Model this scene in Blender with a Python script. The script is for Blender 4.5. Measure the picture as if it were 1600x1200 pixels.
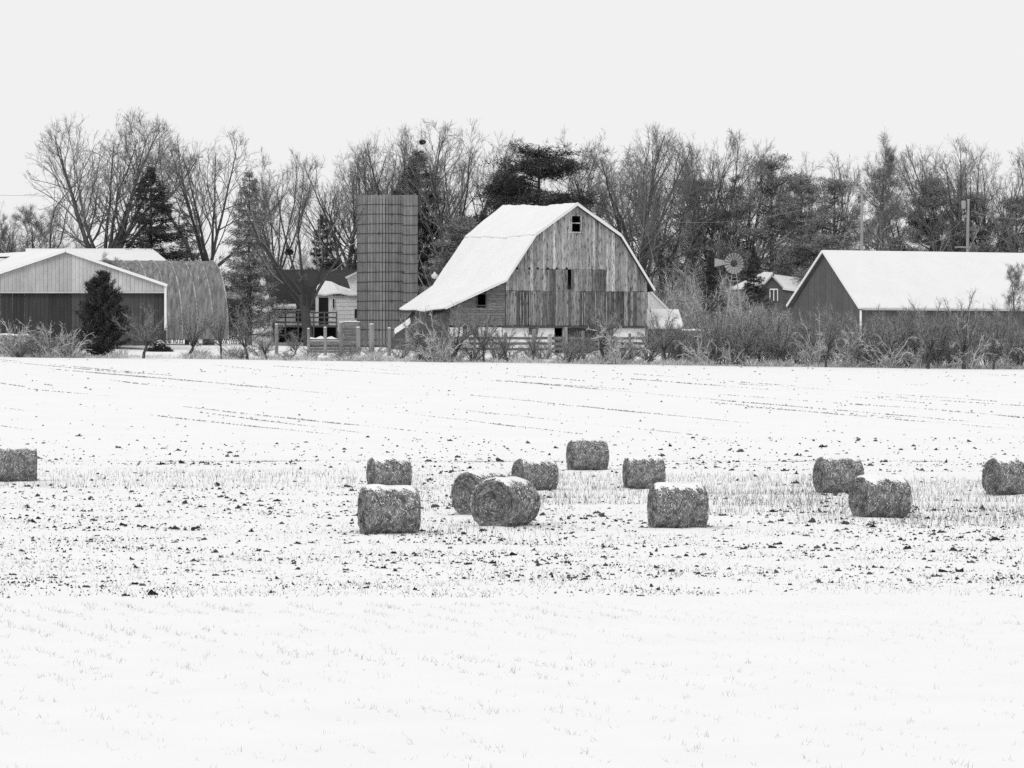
import bpy, math, random
import numpy as np
from mathutils import Vector

for o in list(bpy.data.objects):
    bpy.data.objects.remove(o)
scene = bpy.context.scene
C = scene.collection
R = math.radians

# ------------------------------------------------------------------ camera, sky, sun, exposure
FPX, CAMZ, HOR = 6400.0, 4.9, 550.0           # focal length in photo pixels, camera height, horizon row
cam_d = bpy.data.cameras.new('camera')
cam = bpy.data.objects.new('camera', cam_d); C.objects.link(cam)
cam.location = (0, 0, CAMZ); cam.rotation_euler = (R(90), 0, 0)
cam_d.sensor_width = 36.0; cam_d.lens = 36.0 * FPX / 1600.0
cam_d.shift_y = -(600 - HOR) / 1600.0
cam_d.clip_start = 0.5; cam_d.clip_end = 20000
scene.camera = cam

SUN_AZ, SUN_EL = R(32), R(38)                  # behind the camera, to the left
w = bpy.data.worlds.new('World'); scene.world = w; w.use_nodes = True
nt = w.node_tree; nt.nodes.clear()
sky = nt.nodes.new('ShaderNodeTexSky'); sky.sky_type = 'NISHITA'; sky.sun_disc = False
sky.sun_elevation = SUN_EL; sky.sun_rotation = math.pi + SUN_AZ
bw = nt.nodes.new('ShaderNodeRGBToBW')
m1 = nt.nodes.new('ShaderNodeMath'); m1.operation = 'MULTIPLY'; m1.inputs[1].default_value = 0.04
m2 = nt.nodes.new('ShaderNodeMath'); m2.operation = 'ADD'; m2.inputs[1].default_value = 8.55   # even overcast veil
bg = nt.nodes.new('ShaderNodeBackground'); bg.inputs['Strength'].default_value = 0.10
out = nt.nodes.new('ShaderNodeOutputWorld')
nt.links.new(sky.outputs[0], bw.inputs[0]); nt.links.new(bw.outputs[0], m1.inputs[0])
nt.links.new(m1.outputs[0], m2.inputs[0]); nt.links.new(m2.outputs[0], bg.inputs[0]); nt.links.new(bg.outputs[0], out.inputs[0])
sl = bpy.data.lights.new('sun', 'SUN'); sl.energy = 1.0; sl.angle = R(20)
sun = bpy.data.objects.new('sun', sl); C.objects.link(sun); sun.location = (-50, -50, 60)
to_sun = Vector((-math.sin(SUN_AZ) * math.cos(SUN_EL), -math.cos(SUN_AZ) * math.cos(SUN_EL), math.sin(SUN_EL)))
sun.rotation_euler = (-to_sun).to_track_quat('-Z', 'Y').to_euler()
vs = scene.view_settings
vs.view_transform = 'Standard'; vs.look = 'None'; vs.exposure = 0.0; vs.gamma = 1.0
scene.cycles.max_bounces = 6; scene.cycles.diffuse_bounces = 3
scene.cycles.use_denoising = False

# ------------------------------------------------------------------ materials (the photograph is black and white: every colour is a grey)
def mat(name, a, b=None, scale=6.0, stretch=(1, 1, 1), island=0.0, objcol=False, rough=0.92, bump=0.0, contrast=(0.35, 0.65),
        c=None, cscale=30.0, cstretch=(1, 1, 1), ccontrast=(0.45, 0.6), detail=5.0, snow_up=False):
    m = bpy.data.materials.new(name); m.use_nodes = True
    t = m.node_tree; N, L = t.nodes, t.links
    bs = N['Principled BSDF']; bs.inputs['Roughness'].default_value = rough
    bs.inputs['Specular IOR Level'].default_value = 0.15
    tc = N.new('ShaderNodeTexCoord')
    def noise(sc, st, con):
        mp = N.new('ShaderNodeMapping'); mp.inputs['Scale'].default_value = st
        L.new(tc.outputs['Object'], mp.inputs[0])
        nz = N.new('ShaderNodeTexNoise'); nz.inputs['Scale'].default_value = sc; nz.inputs['Detail'].default_value = detail
        nz.inputs['Roughness'].default_value = 0.65
        L.new(mp.outputs[0], nz.inputs['Vector'])
        mr = N.new('ShaderNodeMapRange'); mr.inputs[1].default_value = con[0]; mr.inputs[2].default_value = con[1]
        L.new(nz.outputs['Fac'], mr.inputs[0])
        return mr.outputs[0], nz.outputs['Fac']
    def math_(op, x, y):
        n = N.new('ShaderNodeMath'); n.operation = op
        for i, q in enumerate((x, y)):
            if isinstance(q, (int, float)): n.inputs[i].default_value = q
            else: L.new(q, n.inputs[i])
        return n.outputs[0]
    val = None
    if b is not None:
        f, raw = noise(scale, stretch, contrast)
        val = math_('ADD', math_('MULTIPLY', f, b - a), a)
    if c is not None:
        f2, raw2 = noise(cscale, cstretch, ccontrast)
        val = math_('MULTIPLY', val if val is not None else a, math_('ADD', math_('MULTIPLY', f2, c - 1.0), 1.0))
    if island:
        g = N.new('ShaderNodeNewGeometry')
        mr = N.new('ShaderNodeMapRange'); mr.inputs[3].default_value = 1 - island; mr.inputs[4].default_value = 1 + island
        L.new(g.outputs['Random Per Island'], mr.inputs[0])
        val = math_('MULTIPLY', val if val is not None else a, mr.outputs[0])
    if objcol:
        oi = N.new('ShaderNodeObjectInfo'); b2 = N.new('ShaderNodeRGBToBW'); L.new(oi.outputs['Color'], b2.inputs[0])
        val = math_('MULTIPLY', val if val is not None else a, b2.outputs[0])
    if val is None:
        bs.inputs['Base Color'].default_value = (a, a, a, 1)
    else:
        cb = N.new('ShaderNodeCombineColor')
        for i in range(3): L.new(val, cb.inputs[i])
        L.new(cb.outputs[0], bs.inputs['Base Color'])
    if bump:
        f3, raw3 = noise(scale * 2, stretch, (0, 1))
        bm = N.new('ShaderNodeBump'); bm.inputs['Strength'].default_value = 0.6; bm.inputs['Distance'].default_value = bump
        L.new(raw3, bm.inputs['Height']); L.new(bm.outputs[0], bs.inputs['Normal'])
    return m

MT = {
 'snow': mat('snow', 0.875, 0.90, 0.35, bump=0.01),
 'roof_snow': mat('roof_snow', 0.79, 0.83, 0.5, c=0.95, cscale=2.0, ccontrast=(0.5, 0.7)),
 'soil': mat('soil', 0.03, 0.08, 9, island=0.85),
 'stalk': mat('stalk', 0.13, island=0.9),
 'pale_stalk': mat('pale_stalk', 0.28, island=0.75),
 'dash': mat('dash', 0.30, island=0.6),
 'board': mat('board', 0.9, 1.65, 7, (1, 1, 0.07), objcol=True, c=0.36, cscale=6, cstretch=(1.3, 1.3, 0.32), ccontrast=(0.50, 0.62), bump=0.006),
 'siding': mat('siding', 0.13, 0.24, 2.0, (1, 1, 5), objcol=True, c=0.7, cscale=5, ccontrast=(0.5, 0.7)),
 'beam': mat('beam', 0.05, 0.11, 5, (0.3, 0.3, 3)),
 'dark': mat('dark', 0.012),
 'white_paint': mat('white_paint', 0.78, 0.85, 2.5, c=0.85, cscale=4, ccontrast=(0.55, 0.75)),
 'white_trim': mat('white_trim', 0.78, 0.84, 3),
 'stave': mat('stave', 0.85, 1.15, 3, (1, 1, 0.25), objcol=True, c=0.78, cscale=3, cstretch=(1, 1, .3), ccontrast=(0.5, 0.75), bump=0.01),
 'hoop': mat('hoop', 0.045, 0.09, 6),
 'pale_metal': mat('pale_metal', 0.40, 0.52, 0.8, (1, 1, 0.5), objcol=True, c=0.82, cscale=1.6, cstretch=(1.5, 1.5, 0.5), ccontrast=(0.52, 0.75), rough=0.6),
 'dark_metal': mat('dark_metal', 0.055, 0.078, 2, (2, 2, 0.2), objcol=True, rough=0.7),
 'grey_metal': mat('grey_metal', 0.10, 0.118, 1, objcol=True, rough=0.7),
 'arch_metal': mat('arch_metal', 0.11, 0.26, 1.6, (2.5, .6, 0.35), c=1.7, cscale=2.4, cstretch=(4, .6, .4), ccontrast=(0.54, 0.66), rough=0.6),
 'seam': mat('seam', 0.2, 0.5, 1.6, contrast=(0.4, 0.6)),
 'shingle': mat('shingle', 0.045, 0.07, 6, (1, 1, 4)),
 'bark': mat('bark', 0.06, 0.13, 5, (1, 1, 0.25), island=0.25),
 'twig': mat('twig', 0.20, island=0.55),
 'pale_bark': mat('pale_bark', 0.25, 0.42, 4, island=0.25),
 'twig_grey': mat('twig_grey', 0.46, island=0.75),
 'shrub_stem': mat('shrub_stem', 0.045, 0.09, 6, island=0.3),
 'shrub_twig': mat('shrub_twig', 0.27, island=0.8),
 'cane': mat('cane', 0.50, island=0.5),
 'needle_dark': mat('needle_dark', 0.062, island=0.8),
 'needle_mid': mat('needle_mid', 0.24, island=0.75),
 'needle_grey': mat('needle_grey', 0.25, island=0.7),
 'dry_grass': mat('dry_grass', 0.50, island=0.55),
 'post': mat('post', 0.20, 0.32, 5, (1, 1, 0.15), objcol=True),
 'hay': mat('hay', 0.07, 0.32, 7, contrast=(0.3, 0.7), bump=0.02),
 'straw': mat('straw', 0.15, 0.55, 4.5, island=0.9),
 'straw_dark': mat('straw_dark', 0.12, 0.40, 4.5, island=0.95),
 'bale_snow': mat('bale_snow', 0.84, 0.90, 3, c=0.88, cscale=16, ccontrast=(0.5, 0.7)),
 'pole': mat('pole', 0.26, 0.38, 4, (1, 1, 0.1)),
 'wire': mat('wire', 0.30),
 'galv': mat('galv', 0.30, 0.42, 5),
 'glass': mat('glass', 0.02, rough=0.15),
 'nest': mat('nest', 0.03, island=0.6),
}

# ------------------------------------------------------------------ helpers
rng = np.random.default_rng(7)
random.seed(7)

def P(px, py, d):                               # photo pixel at a chosen real distance -> world point
    return np.array([(px - 800) * d / FPX, d, CAMZ - (py - HOR) * d / FPX])

def sstep(a, b, x):
    t = np.clip((np.asarray(x, float) - a) / (b - a), 0, 1); return t * t * (3 - 2 * t)

_PD = [-400, 0, 180, 192, 205, 230, 260, 292, 300, 312, 335, 400, 900, 9000]
_PZ = [0, 0, 0, .12, .62, 1.72, 2.92, 4.0, 4.12, 4.5, 5.15, 5.3, 5.3, 5.3]
def ground(x, y):
    x = np.asarray(x, float); y = np.asarray(y, float)
    return np.interp(y, _PD, _PZ) - 0.0126 * np.clip(x, -60, 60) * sstep(185, 295, y)

def gz(x, y): return float(ground(x, y))

def new_obj(name, me, parent=None, m=None):
    o = bpy.data.objects.new(name, me); C.objects.link(o)
    if m is not None and not me.materials: me.materials.append(MT[m])
    if parent is not None: o.parent = parent
    return o

def mesh_np(name, v, f, smooth=False):
    me = bpy.data.meshes.new(name)
    v = np.asarray(v, np.float32)
    if isinstance(f, np.ndarray):
        k = f.shape[1]; n = len(f)
        me.vertices.add(len(v)); me.vertices.foreach_set('co', v.ravel())
        me.loops.add(n * k); me.loops.foreach_set('vertex_index', f.astype(np.int32).ravel())
        me.polygons.add(n); me.polygons.foreach_set('loop_start', np.arange(0, n * k, k, dtype=np.int32))
        me.update(calc_edges=True)
    else:
        me.from_pydata(v.tolist(), [], f)
    if smooth:
        me.polygons.foreach_set('use_smooth', np.ones(len(me.polygons), bool))
    return me

class MB:
    def __init__(self): self.v = []; self.f = []
    def add(self, v, f):
        n = len(self.v); self.v.extend([tuple(p) for p in v]); self.f.extend([tuple(i + n for i in q) for q in f]); return self
    def hexa(self, p):                          # 8 points: bottom 4 then top 4
        return self.add(p, [(3, 2, 1, 0), (4, 5, 6, 7), (0, 1, 5, 4), (1, 2, 6, 5), (2, 3, 7, 6), (3, 0, 4, 7)])
    def box(self, c, s, ax=None):
        c = np.array(c, float); s = np.array(s, float) / 2
        A = np.eye(3) if ax is None else np.array(ax, float)
        q = [(-1, -1, -1), (1, -1, -1), (1, 1, -1), (-1, 1, -1), (-1, -1, 1), (1, -1, 1), (1, 1, 1), (-1, 1, 1)]
        return self.hexa([c + A[0] * s[0] * a + A[1] * s[1] * b + A[2] * s[2] * e for a, b, e in q])
    def beam(self, a, b, wd, ht=None):
        a = np.array(a, float); b = np.array(b, float); d = b - a; L = np.linalg.norm(d); d /= L
        up = np.array([0, 0, 1.0]) if abs(d[2]) < 0.95 else np.array([0, 1.0, 0])
        s = np.cross(d, up); s /= np.linalg.norm(s); u = np.cross(s, d)
        return self.box((a + b) / 2, (L, wd, ht or wd), (d, s, u))
    def prism(self, poly, off):                 # planar polygon pushed by a vector
        poly = [np.array(p, float) for p in poly]; off = np.array(off, float); n = len(poly)
        v = poly + [p + off for p in poly]
        return self.add(v, [tuple(range(n))[::-1], tuple(range(n, 2 * n))] + [(i, (i + 1) % n, n + (i + 1) % n, n + i) for i in range(n)])
    def tube(self, pts, rad, n=8, cap=True):
        v, f = tube_arrays(np.array(pts, float), np.atleast_1d(np.array(rad, float)), n)
        k = len(self.v); self.add(v, f.tolist())
        if cap:
            m = len(v); self.f.append(tuple(range(k + n))[k:][::-1]); self.f.append(tuple(range(k + m - n, k + m)))
        return self
    def build(self, name, m, parent=None, smooth=False, color=None):
        v = np.array(self.v, float)
        q = parent
        while q is not None: v = v - np.array(q.location); q = q.parent
        o = new_obj(name, mesh_np(name, v, self.f, smooth), parent, m)
        if color is not None: o.color = (color, color, color, 1)
        return o

def tube_arrays(p, r, n):
    k = len(p)
    if len(r) == 1: r = np.repeat(r, k)
    d = np.gradient(p, axis=0); d /= np.linalg.norm(d, axis=1)[:, None] + 1e-9
    mean = p[-1] - p[0]; ref = np.array([1.0, 0, 0]) if abs(mean[0]) < 0.7 * np.linalg.norm(mean) else np.array([0, 1.0, 0.1])
    s = np.cross(d, ref); s /= np.linalg.norm(s, axis=1)[:, None] + 1e-9
    u = np.cross(d, s)
    a = np.linspace(0, 2 * math.pi, n, endpoint=False)
    v = p[:, None] + r[:, None, None] * (np.cos(a)[None, :, None] * s[:, None] + np.sin(a)[None, :, None] * u[:, None])
    i = np.arange(k - 1)[:, None] * n; j = np.arange(n)[None]; j2 = (j + 1) % n
    f = np.stack([i + j, i + j2, i + n + j2, i + n + j], -1).reshape(-1, 4)
    return v.reshape(-1, 3), f

def cones(base, tip, r):                        # many three sided twigs
    d = tip - base; d /= np.linalg.norm(d, axis=1)[:, None] + 1e-9
    ref = np.where(np.abs(d[:, 2:3]) < 0.9, np.array([[0, 0, 1.0]]), np.array([[1.0, 0, 0]]))
    s = np.cross(d, ref); s /= np.linalg.norm(s, axis=1)[:, None] + 1e-9; u = np.cross(d, s)
    n = len(base); r = np.broadcast_to(r, (n,))[:, None]
    v = np.empty((n, 4, 3))
    for k, a in enumerate((0, 2.094, 4.189)):
        v[:, k] = base + r * (math.cos(a) * s + math.sin(a) * u)
    v[:, 3] = tip
    i = np.arange(n)[:, None] * 4
    f = np.concatenate([i + np.array([[0, 1, 3]]), i + np.array([[1, 2, 3]]), i + np.array([[2, 0, 3]])], 0)
    return v.reshape(-1, 3), f

def blades(base, tip, wd, g=None):              # flat tapering blades, one triangle pair each
    g = rng if g is None else g
    n = len(base); d = tip - base
    s = np.cross(d, g.normal(size=(n, 3))); s /= np.linalg.norm(s, axis=1)[:, None] + 1e-9
    wd = np.broadcast_to(wd, (n,))[:, None]
    mid = base + d * 0.45
    v = np.stack([base, mid + s * wd, tip, mid - s * wd], 1).reshape(-1, 3)
    f = np.arange(n * 4).reshape(-1, 4)
    return v, f

def empty(name, loc, label, cat, group=None):
    o = bpy.data.objects.new(name, None); C.objects.link(o); o.location = tuple(loc); o.empty_display_size = 0.5
    return tag(o, label, cat, group)

def tag(o, label, cat=None, group=None, kind=None):
    if label: o['label'] = label
    if cat: o['category'] = cat
    if group: o['group'] = group
    if kind: o['kind'] = kind
    return o

def unit(v): v = np.array(v, float); return v / (np.linalg.norm(v) + 1e-12)

# ------------------------------------------------------------------ the ground: one snow sheet to the horizon
def snow_ground():
    us = np.concatenate([[-9, -5, -3, -1.6, -0.9, -.5, -.32, -.22], np.linspace(-0.16, 0.16, 300), [.22, .32, .5, .9, 1.6, 3, 5, 9]])
    ys = np.concatenate([[-400, -200, -80, 0, 25], np.geomspace(38, 310, 420), np.geomspace(316, 460, 36)[0:], [520, 650, 900, 1400, 2500, 5000, 9000]])
    Y, U = np.meshgrid(ys, us, indexing='ij')
    X = U * np.clip(Y, 45, None)
    Z = ground(X, Y)
    near = sstep(30, 60, Y) * (np.abs(U) < 0.2)
    rough = sstep(80, 88, Y) * (1 - sstep(185, 205, Y))
    def n2(fx, fy, s):
        g = np.random.default_rng(s); a = 0
        for k in range(5):
            q = g.uniform(0, 6.28, 2); th = g.uniform(0, 3.14)
            a = a + np.sin(fx * (1 + .37 * k) * (X * math.cos(th) + Y * math.sin(th)) + q[0]) * np.cos(fy * (1 + .29 * k) * (Y * math.cos(th) - X * math.sin(th)) + q[1])
        return a / 3
    Z = Z + near * (0.035 * n2(.5, .23, 1) + rough * 0.035 * n2(3.1, 1.3, 2) + 0.05 * n2(.11, .06, 3) * (1 - rough))
    ny, nx = X.shape
    i = np.arange(ny - 1)[:, None] * nx; j = np.arange(nx - 1)[None]
    f = np.stack([i + j, i + j + 1, i + nx + j + 1, i + nx + j], -1).reshape(-1, 4)
    o = new_obj('ground', mesh_np('ground', np.stack([X, Y, Z], -1).reshape(-1, 3), f, True), None, 'snow')
    tag(o, 'wide snow covered farm field sloping up to the farmyard', None, None, 'structure')
snow_ground()

# ------------------------------------------------------------------ the gambrel barn
TH = R(28); CT, ST = math.cos(TH), math.sin(TH)
OB = P(790, 550, 322.0)
def BF(u, v, wz): return np.array([OB[0] + u * CT - v * ST, OB[1] + u * ST + v * CT, OB[2] + wz])
def b_uv(px, py, v=0.0):                        # photo point on the barn plane v -> (u, w)
    X = (px - 800) / FPX
    u = (X * (OB[1] + v * CT) - OB[0] + v * ST) / (CT - X * ST)
    return u, (HOR - py) * (OB[1] + u * ST + v * CT) / FPX
NB = np.array([ST, -CT, 0])                     # outward normal of the gable

barn = empty('barn', BF(6.4, 6, -0.3), 'weathered gambrel-roofed wooden barn with snowy roof beside the tall silo', 'barn')

fr = [b_uv(903, 318, -.4), b_uv(837.5, 366, -.4), b_uv(791, 437.5, -.4), b_uv(696, 481, -.4)]       # left side, front edge of roof
bk = [b_uv(785, 322.5, 13.4), b_uv(726, 371, 13.4), b_uv(676, 447, 13.4), b_uv(624, 484, 13.4)]
frr = [fr[0], b_uv(971.5, 367, -.4), b_uv(1023, 452, -.4)]
bkr = [bk[0], (frr[1][0], frr[1][1] - .15), (frr[2][0], frr[2][1] - .1)]

def roof_sheet(front, back, lo, hi, parent, name, m, sag=0.16, inset=0.0, nv=30, sub=6):
    """a thick lofted sheet between two gable profiles"""
    def dense(p):
        o = []
        for a, b in zip(p[:-1], p[1:]):
            for k in range(sub): o.append((a[0] + (b[0] - a[0]) * k / sub, a[1] + (b[1] - a[1]) * k / sub))
        o.append(p[-1]); return np.array(o)
    F_, B_ = dense(front), dense(back); n = len(F_)
    mb = MB(); top = []; bot = []
    for i in range(nv + 1):
        t = i / nv; tt = inset + t * (1 - 2 * inset)
        prof = F_ * (1 - tt) + B_ * tt
        sg = sag * math.sin(math.pi * min(1, tt * 1.15)) ** 2 + 0.03 * math.sin(tt * 17)
        for u, wz in prof:
            v = -.4 + 13.8 * tt
            top.append(BF(u, v, wz + hi - sg + (0.022 * math.sin(v * 2.3 + u * 1.7) + 0.018 * math.sin(v * 5.1 - u * 3.3) if 'snow' in name else 0))); bot.append(BF(u, v, wz + lo - sg))
    nn = len(top); V = top + bot; f = []
    for i in range(nv):
        for j in range(n - 1):
            a = i * n + j; q = (a, a + 1, a + n + 1, a + n)
            f.append(q); f.append(tuple(nn + k for k in q[::-1]))
    for j in range(n - 1):
        f.append((j, nn + j, nn + j + 1, j + 1)); a = nv * n + j; f.append((a, a + 1, nn + a + 1, nn + a))
    for i in range(nv):
        a = i * n; f.append((a, a + n, nn + a + n, nn + a)); a = i * n + n - 1; f.append((a, nn + a, nn + a + n, a + n))
    mb.add(V, f)
    return mb.build(name, m, parent)
rf = roof_sheet(fr, bk, -0.14, -0.03, barn, 'roof', 'shingle')
sn = roof_sheet(fr[:2], bk[:2], -0.028, 0.08, barn, 'roof_snow', 'roof_snow', inset=0.002); sn['label'] = 'smooth snow on the upper slope of the barn roof'
fl = [(fr[1][0] - .03, fr[1][1] - .09)] + fr[2:]; bl = [(bk[1][0] - .03, bk[1][1] - .09)] + bk[2:]
sn = roof_sheet(fl, bl, -0.028, 0.06, barn, 'roof_snow', 'roof_snow', inset=0.002); sn['label'] = 'smooth snow on the steep lower slope and flared eave'
roof_sheet(frr, bkr, -0.16, -0.03, barn, 'roof', 'shingle')
roof_sheet(frr, bkr, -0.028, 0.10, barn, 'roof_snow', 'roof_snow', inset=0.002)
# pale rake trim on the right gable edge
for a, b in zip(frr[:-1], frr[1:]):
    MB().beam(BF(a[0], -.43, a[1] - .10), BF(b[0], -.43, b[1] - .10), 0.05, 0.17).build('rake_trim', 'white_trim', barn)
for a, b in zip(fr[:-1], fr[1:]):
    MB().beam(BF(a[0], -.43, a[1] - .07), BF(b[0], -.43, b[1] - .07), 0.05, 0.10).build('rake_trim', 'white_trim', barn)

def roofline(u):
    pts = [(fr[3][0], fr[3][1]), (fr[2][0], fr[2][1]), (fr[1][0], fr[1][1]), (fr[0][0], fr[0][1]), (frr[1][0], frr[1][1]), (frr[2][0], frr[2][1])]
    return float(np.interp(u, [p[0] for p in pts], [p[1] for p in pts])) - 0.16
WID = b_uv(1011, 500)[0]
T2, T3, SILL = b_uv(900, 421)[1], b_uv(900, 455)[1], b_uv(900, 509)[1]
uP = lambda px: b_uv(px, 450)[0]
oa = (uP(892), uP(907.5), b_uv(900, 362)[1], b_uv(900, 336)[1])       # loft opening
slit = (uP(886.3), uP(890.2), b_uv(888, 452.5)[1], b_uv(888, 424)[1])
grng = np.random.default_rng(21)
def board(u0, u1, w0, w1a, w1b, tone):
    off = grng.uniform(0, 0.028); g = 0.006
    a = [(u0 + g, w0), (u1 - g, w0), (u1 - g, w1b), (u0 + g, w1a)]
    MB().prism([BF(u, 0, z) - NB * 0.0 + NB * off for u, z in a], -NB * 0.03).build('board', 'board', barn, color=tone)
def dark_at(px, tier):
    D = {1: [], 2: [(858, 866, .10), (878, 886, .17), (890, 896, .12), (907, 912, .13), (926, 934, .13), (934, 947, .10)],
         3: [(788, 805, .20), (805, 829, .085), (829, 846, .19), (846, 858, .14), (858, 867, .09), (867, 885, .2), (885, 892, .10), (892, 905, .22), (905, 912, .10),
             (912, 920, .13), (920, 930, .09), (930, 944, .12), (944, 955, .10), (955, 976, .085), (976, 980, .24), (980, 985, .11), (985, 990, .22), (990, 996, .085), (996, 1012, .21)]}[tier]
    for a, b, t in D:
        if a <= px < b: return t * grng.uniform(.85, 1.15)
    return None
u = 0.02
while u < WID - 0.05:
    wd = grng.uniform(0.20, 0.36)
    if WID - (u + wd) < 0.15: wd = WID - u
    u2 = u + wd; um = (u + u2) / 2; px = 790 + um / WID * 221
    light = grng.choice([.20, .27, .33, .40, .24, .50], p=[.15, .25, .25, .15, .13, .07])
    if 800 < px < 834: light *= .85
    if 985 < px: light *= .82
    low2 = T2 if 841 <= px <= 947 else T3
    segs = []
    ta, tb = roofline(u), roofline(u2)
    if oa[0] - .02 < um < oa[1] + .02:
        segs += [(oa[3], ta, tb, light), (low2, oa[2], oa[2], .27)]
    else:
        segs.append((low2 + grng.uniform(-.02, .03), ta, tb, light))
    if low2 == T2:
        if not (slit[0] - .05 < um < slit[1] + .05):
            t = dark_at(px, 2); segs.append((T3, T2 - .02, T2 - .02, t if t else light * .8))
        else:
            segs.append((T3, slit[2], slit[2], .12))
    t = dark_at(px, 3); segs.append((SILL, T3 - .015, T3 - .015, t if t else light * .7))
    for s in segs:
        if min(s[1], s[2]) - s[0] > .05 or max(s[1], s[2]) - s[0] > .2: board(u, u2, s[0], max(s[1], s[0] + .02), max(s[2], s[0] + .02), s[3])
    # thin pale battens between some of the dark lower boards
    if 805 < px < 830 or (880 < px < 960 and grng.random() < .5):
        a = BF(u2, 0, SILL + .05) + NB * .045; b = BF(u2, 0, T3 - .1) + NB * .045
        MB().beam(a, b, 0.035, 0.03).build('batten', 'board', barn, color=.38)
    u = u2
# loft window frame, black discs for holes, sill beam
fm = MB().box(BF((oa[0] + oa[1]) / 2, -.02, oa[2] - .06), (oa[1] - oa[0] + .3, .12, .1), (np.array([CT, ST, 0]), -NB, (0, 0, 1))).build('window_sill', 'board', barn, color=.4)
for uu in (oa[0], oa[1]):
    MB().box(BF(uu, -.03, (oa[2] + oa[3]) / 2), (.12, .1, oa[3] - oa[2]), (np.array([CT, ST, 0]), -NB, (0, 0, 1))).build('window_jamb', 'board', barn, color=.36)
for wz, hh in ((oa[3] - .02, .12), ((oa[2] + oa[3]) / 2 + .02, .09)):
    MB().box(BF((oa[0] + oa[1]) / 2, -.03, wz), (oa[1] - oa[0] - .125, .08, hh), (np.array([CT, ST, 0]), -NB, (0, 0, 1))).build('window_rail', 'board', barn, color=.34)
for px in (808, 827, 840, 856, 870, 885):
    uu, wz = b_uv(px, 419.5)
    MB().tube([BF(uu, .02, wz), BF(uu, -.052, wz)], .085, 10).build('hole_shade_disc', 'dark', barn)  # solid black disc proud of the boards, its colour stands for a hole's inner shade
MB().box(BF(WID / 2 - .1, -.02, SILL - .10), (WID + .3, .16, .17), (np.array([CT, ST, 0]), -NB, (0, 0, 1))).build('sill_beam', 'beam', barn)
# dark floor inside (stops the lower storey from lighting the loft) and closed shell
sh = MB()
sh.prism([BF(.05, .3, SILL), BF(WID - .05, .3, SILL), BF(WID - .05, 13.0, SILL), BF(.05, 13.0, SILL)], (0, 0, .05))
sh.build('loft_floor', 'beam', barn)
MB().prism([BF(WID, .05, -.5), BF(WID, 13.1, -.5), BF(WID, 13.1, frr[2][1] - .1), BF(WID, .05, frr[2][1] - .1)], np.array([CT, ST, 0]) * -.06).build('side_wall', 'siding', barn, color=.8)
MB().prism([BF(bk[3][0] + 1.0, 13.1, -.5), BF(WID, 13.1, -.5), BF(WID, 13.1, bkr[2][1] - .1), BF(bkr[1][0], 13.1, bkr[1][1] - .3), BF(bk[0][0], 13.1, bk[0][1] - .4), BF(bk[1][0], 13.1, bk[1][1] - .4), BF(bk[2][0], 13.1, bk[2][1] - .4)], -NB * -.05).build('back_wall', 'siding', barn, color=.8)
# lean-to front: horizontal siding boards with a small window
LT0 = uP(703)
wu0, wu1, ww0, ww1 = uP(745.5), uP(759.5), b_uv(752, 477.5)[1], b_uv(752, 459)[1]
z = SILL
while z < roofline(-.1) - .05:
    z2 = z + .20
    # the sloping rake cuts each course on the left
    ul = LT0
    while roofline(ul) < z2 - .03 and ul < -.05: ul += .05
    runs = [(ul, -.0)]
    if z2 > ww0 + .02 and z < ww1 - .02: runs = [(ul, wu0), (wu1, -.0)]
    for a, b in runs:
        if b - a > .08:
            MB().prism([BF(a, .02, z), BF(b, .02, z), BF(b, .045, z2 - .008), BF(a, .045, z2 - .008)], -NB * .03).build('siding_board', 'siding', barn, color=grng.uniform(.75, 1.1))
    z = z2
wf = MB()
for a, b in (((wu0, ww0), (wu1, ww0)), ((wu0, ww1), (wu1, ww1)), ((wu0, ww0), (wu0, ww1)), ((wu1, ww0), (wu1, ww1))):
    wf.beam(BF(a[0], -.01, a[1]), BF(b[0], -.01, b[1]), .09, .09)
wf.build('window_frame', 'beam', barn)
MB().prism([BF(LT0, .12, -.5), BF(LT0, 12.6, -.5), BF(bk[3][0] + 1.0, 13.0, bk[3][1] - .1), BF(LT0, .12, roofline(LT0) - .02)], np.array([CT, ST, 0]) * .05).build('side_wall', 'beam', barn)
# whitewashed lower storey with piers, windows and a dark doorway
def wall_piece(px0, px1, py0, py1, name, m, dv=.12, th=.2, color=None):
    (u0, z0), (u1, z1) = b_uv(px0, py1), b_uv(px1, py0)
    MB().prism([BF(u0, dv, z0), BF(u1, dv, z0), BF(u1, dv, z1), BF(u0, dv, z1)], -NB * th).build(name, m, barn, color=color)
for a, b in ((703, 724), (731, 740), (749, 827), (842, 867.5), (938, 944), (960, 1010)):
    wall_piece(a, b, 511.5, 556, 'foundation_wall', 'white_paint')
for a, b, y0, y1 in ((724, 731, 524, 556), (740, 749, 524, 556), (827, 842, 523, 556), (944, 960, 526, 556)):
    wall_piece(a, b, y0, y1, 'foundation_wall', 'white_paint')
for a, b, y0, y1, m in ((724, 731, 511.5, 524, 'dark'), (740, 749, 511.5, 524, 'beam'), (827, 842, 511.5, 523, 'siding'), (944, 960, 511.5, 526, 'siding')):
    wall_piece(a, b, y0, y1, 'lower_window', m, .2, .03, .8)
wall_piece(867.5, 880, 511.5, 556, 'doorway', 'dark', 1.2, .05)
wall_piece(886, 938, 511.5, 556, 'stable_recess', 'beam', .5, .05)
wall_piece(880, 886, 511.5, 556, 'door_post', 'board', .05, .15, .28)

# lightning rods on the ridge
for t in (.08, .5, .93):
    q = np.array(fr[0]) * (1 - t) + np.array(bk[0]) * t
    a = BF(q[0], -.4 + 13.8 * t, q[1] - .1); MB().tube([a, a + [0, 0, .75]], .018, 5).build('lightning_rod', 'hoop', barn)

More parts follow.
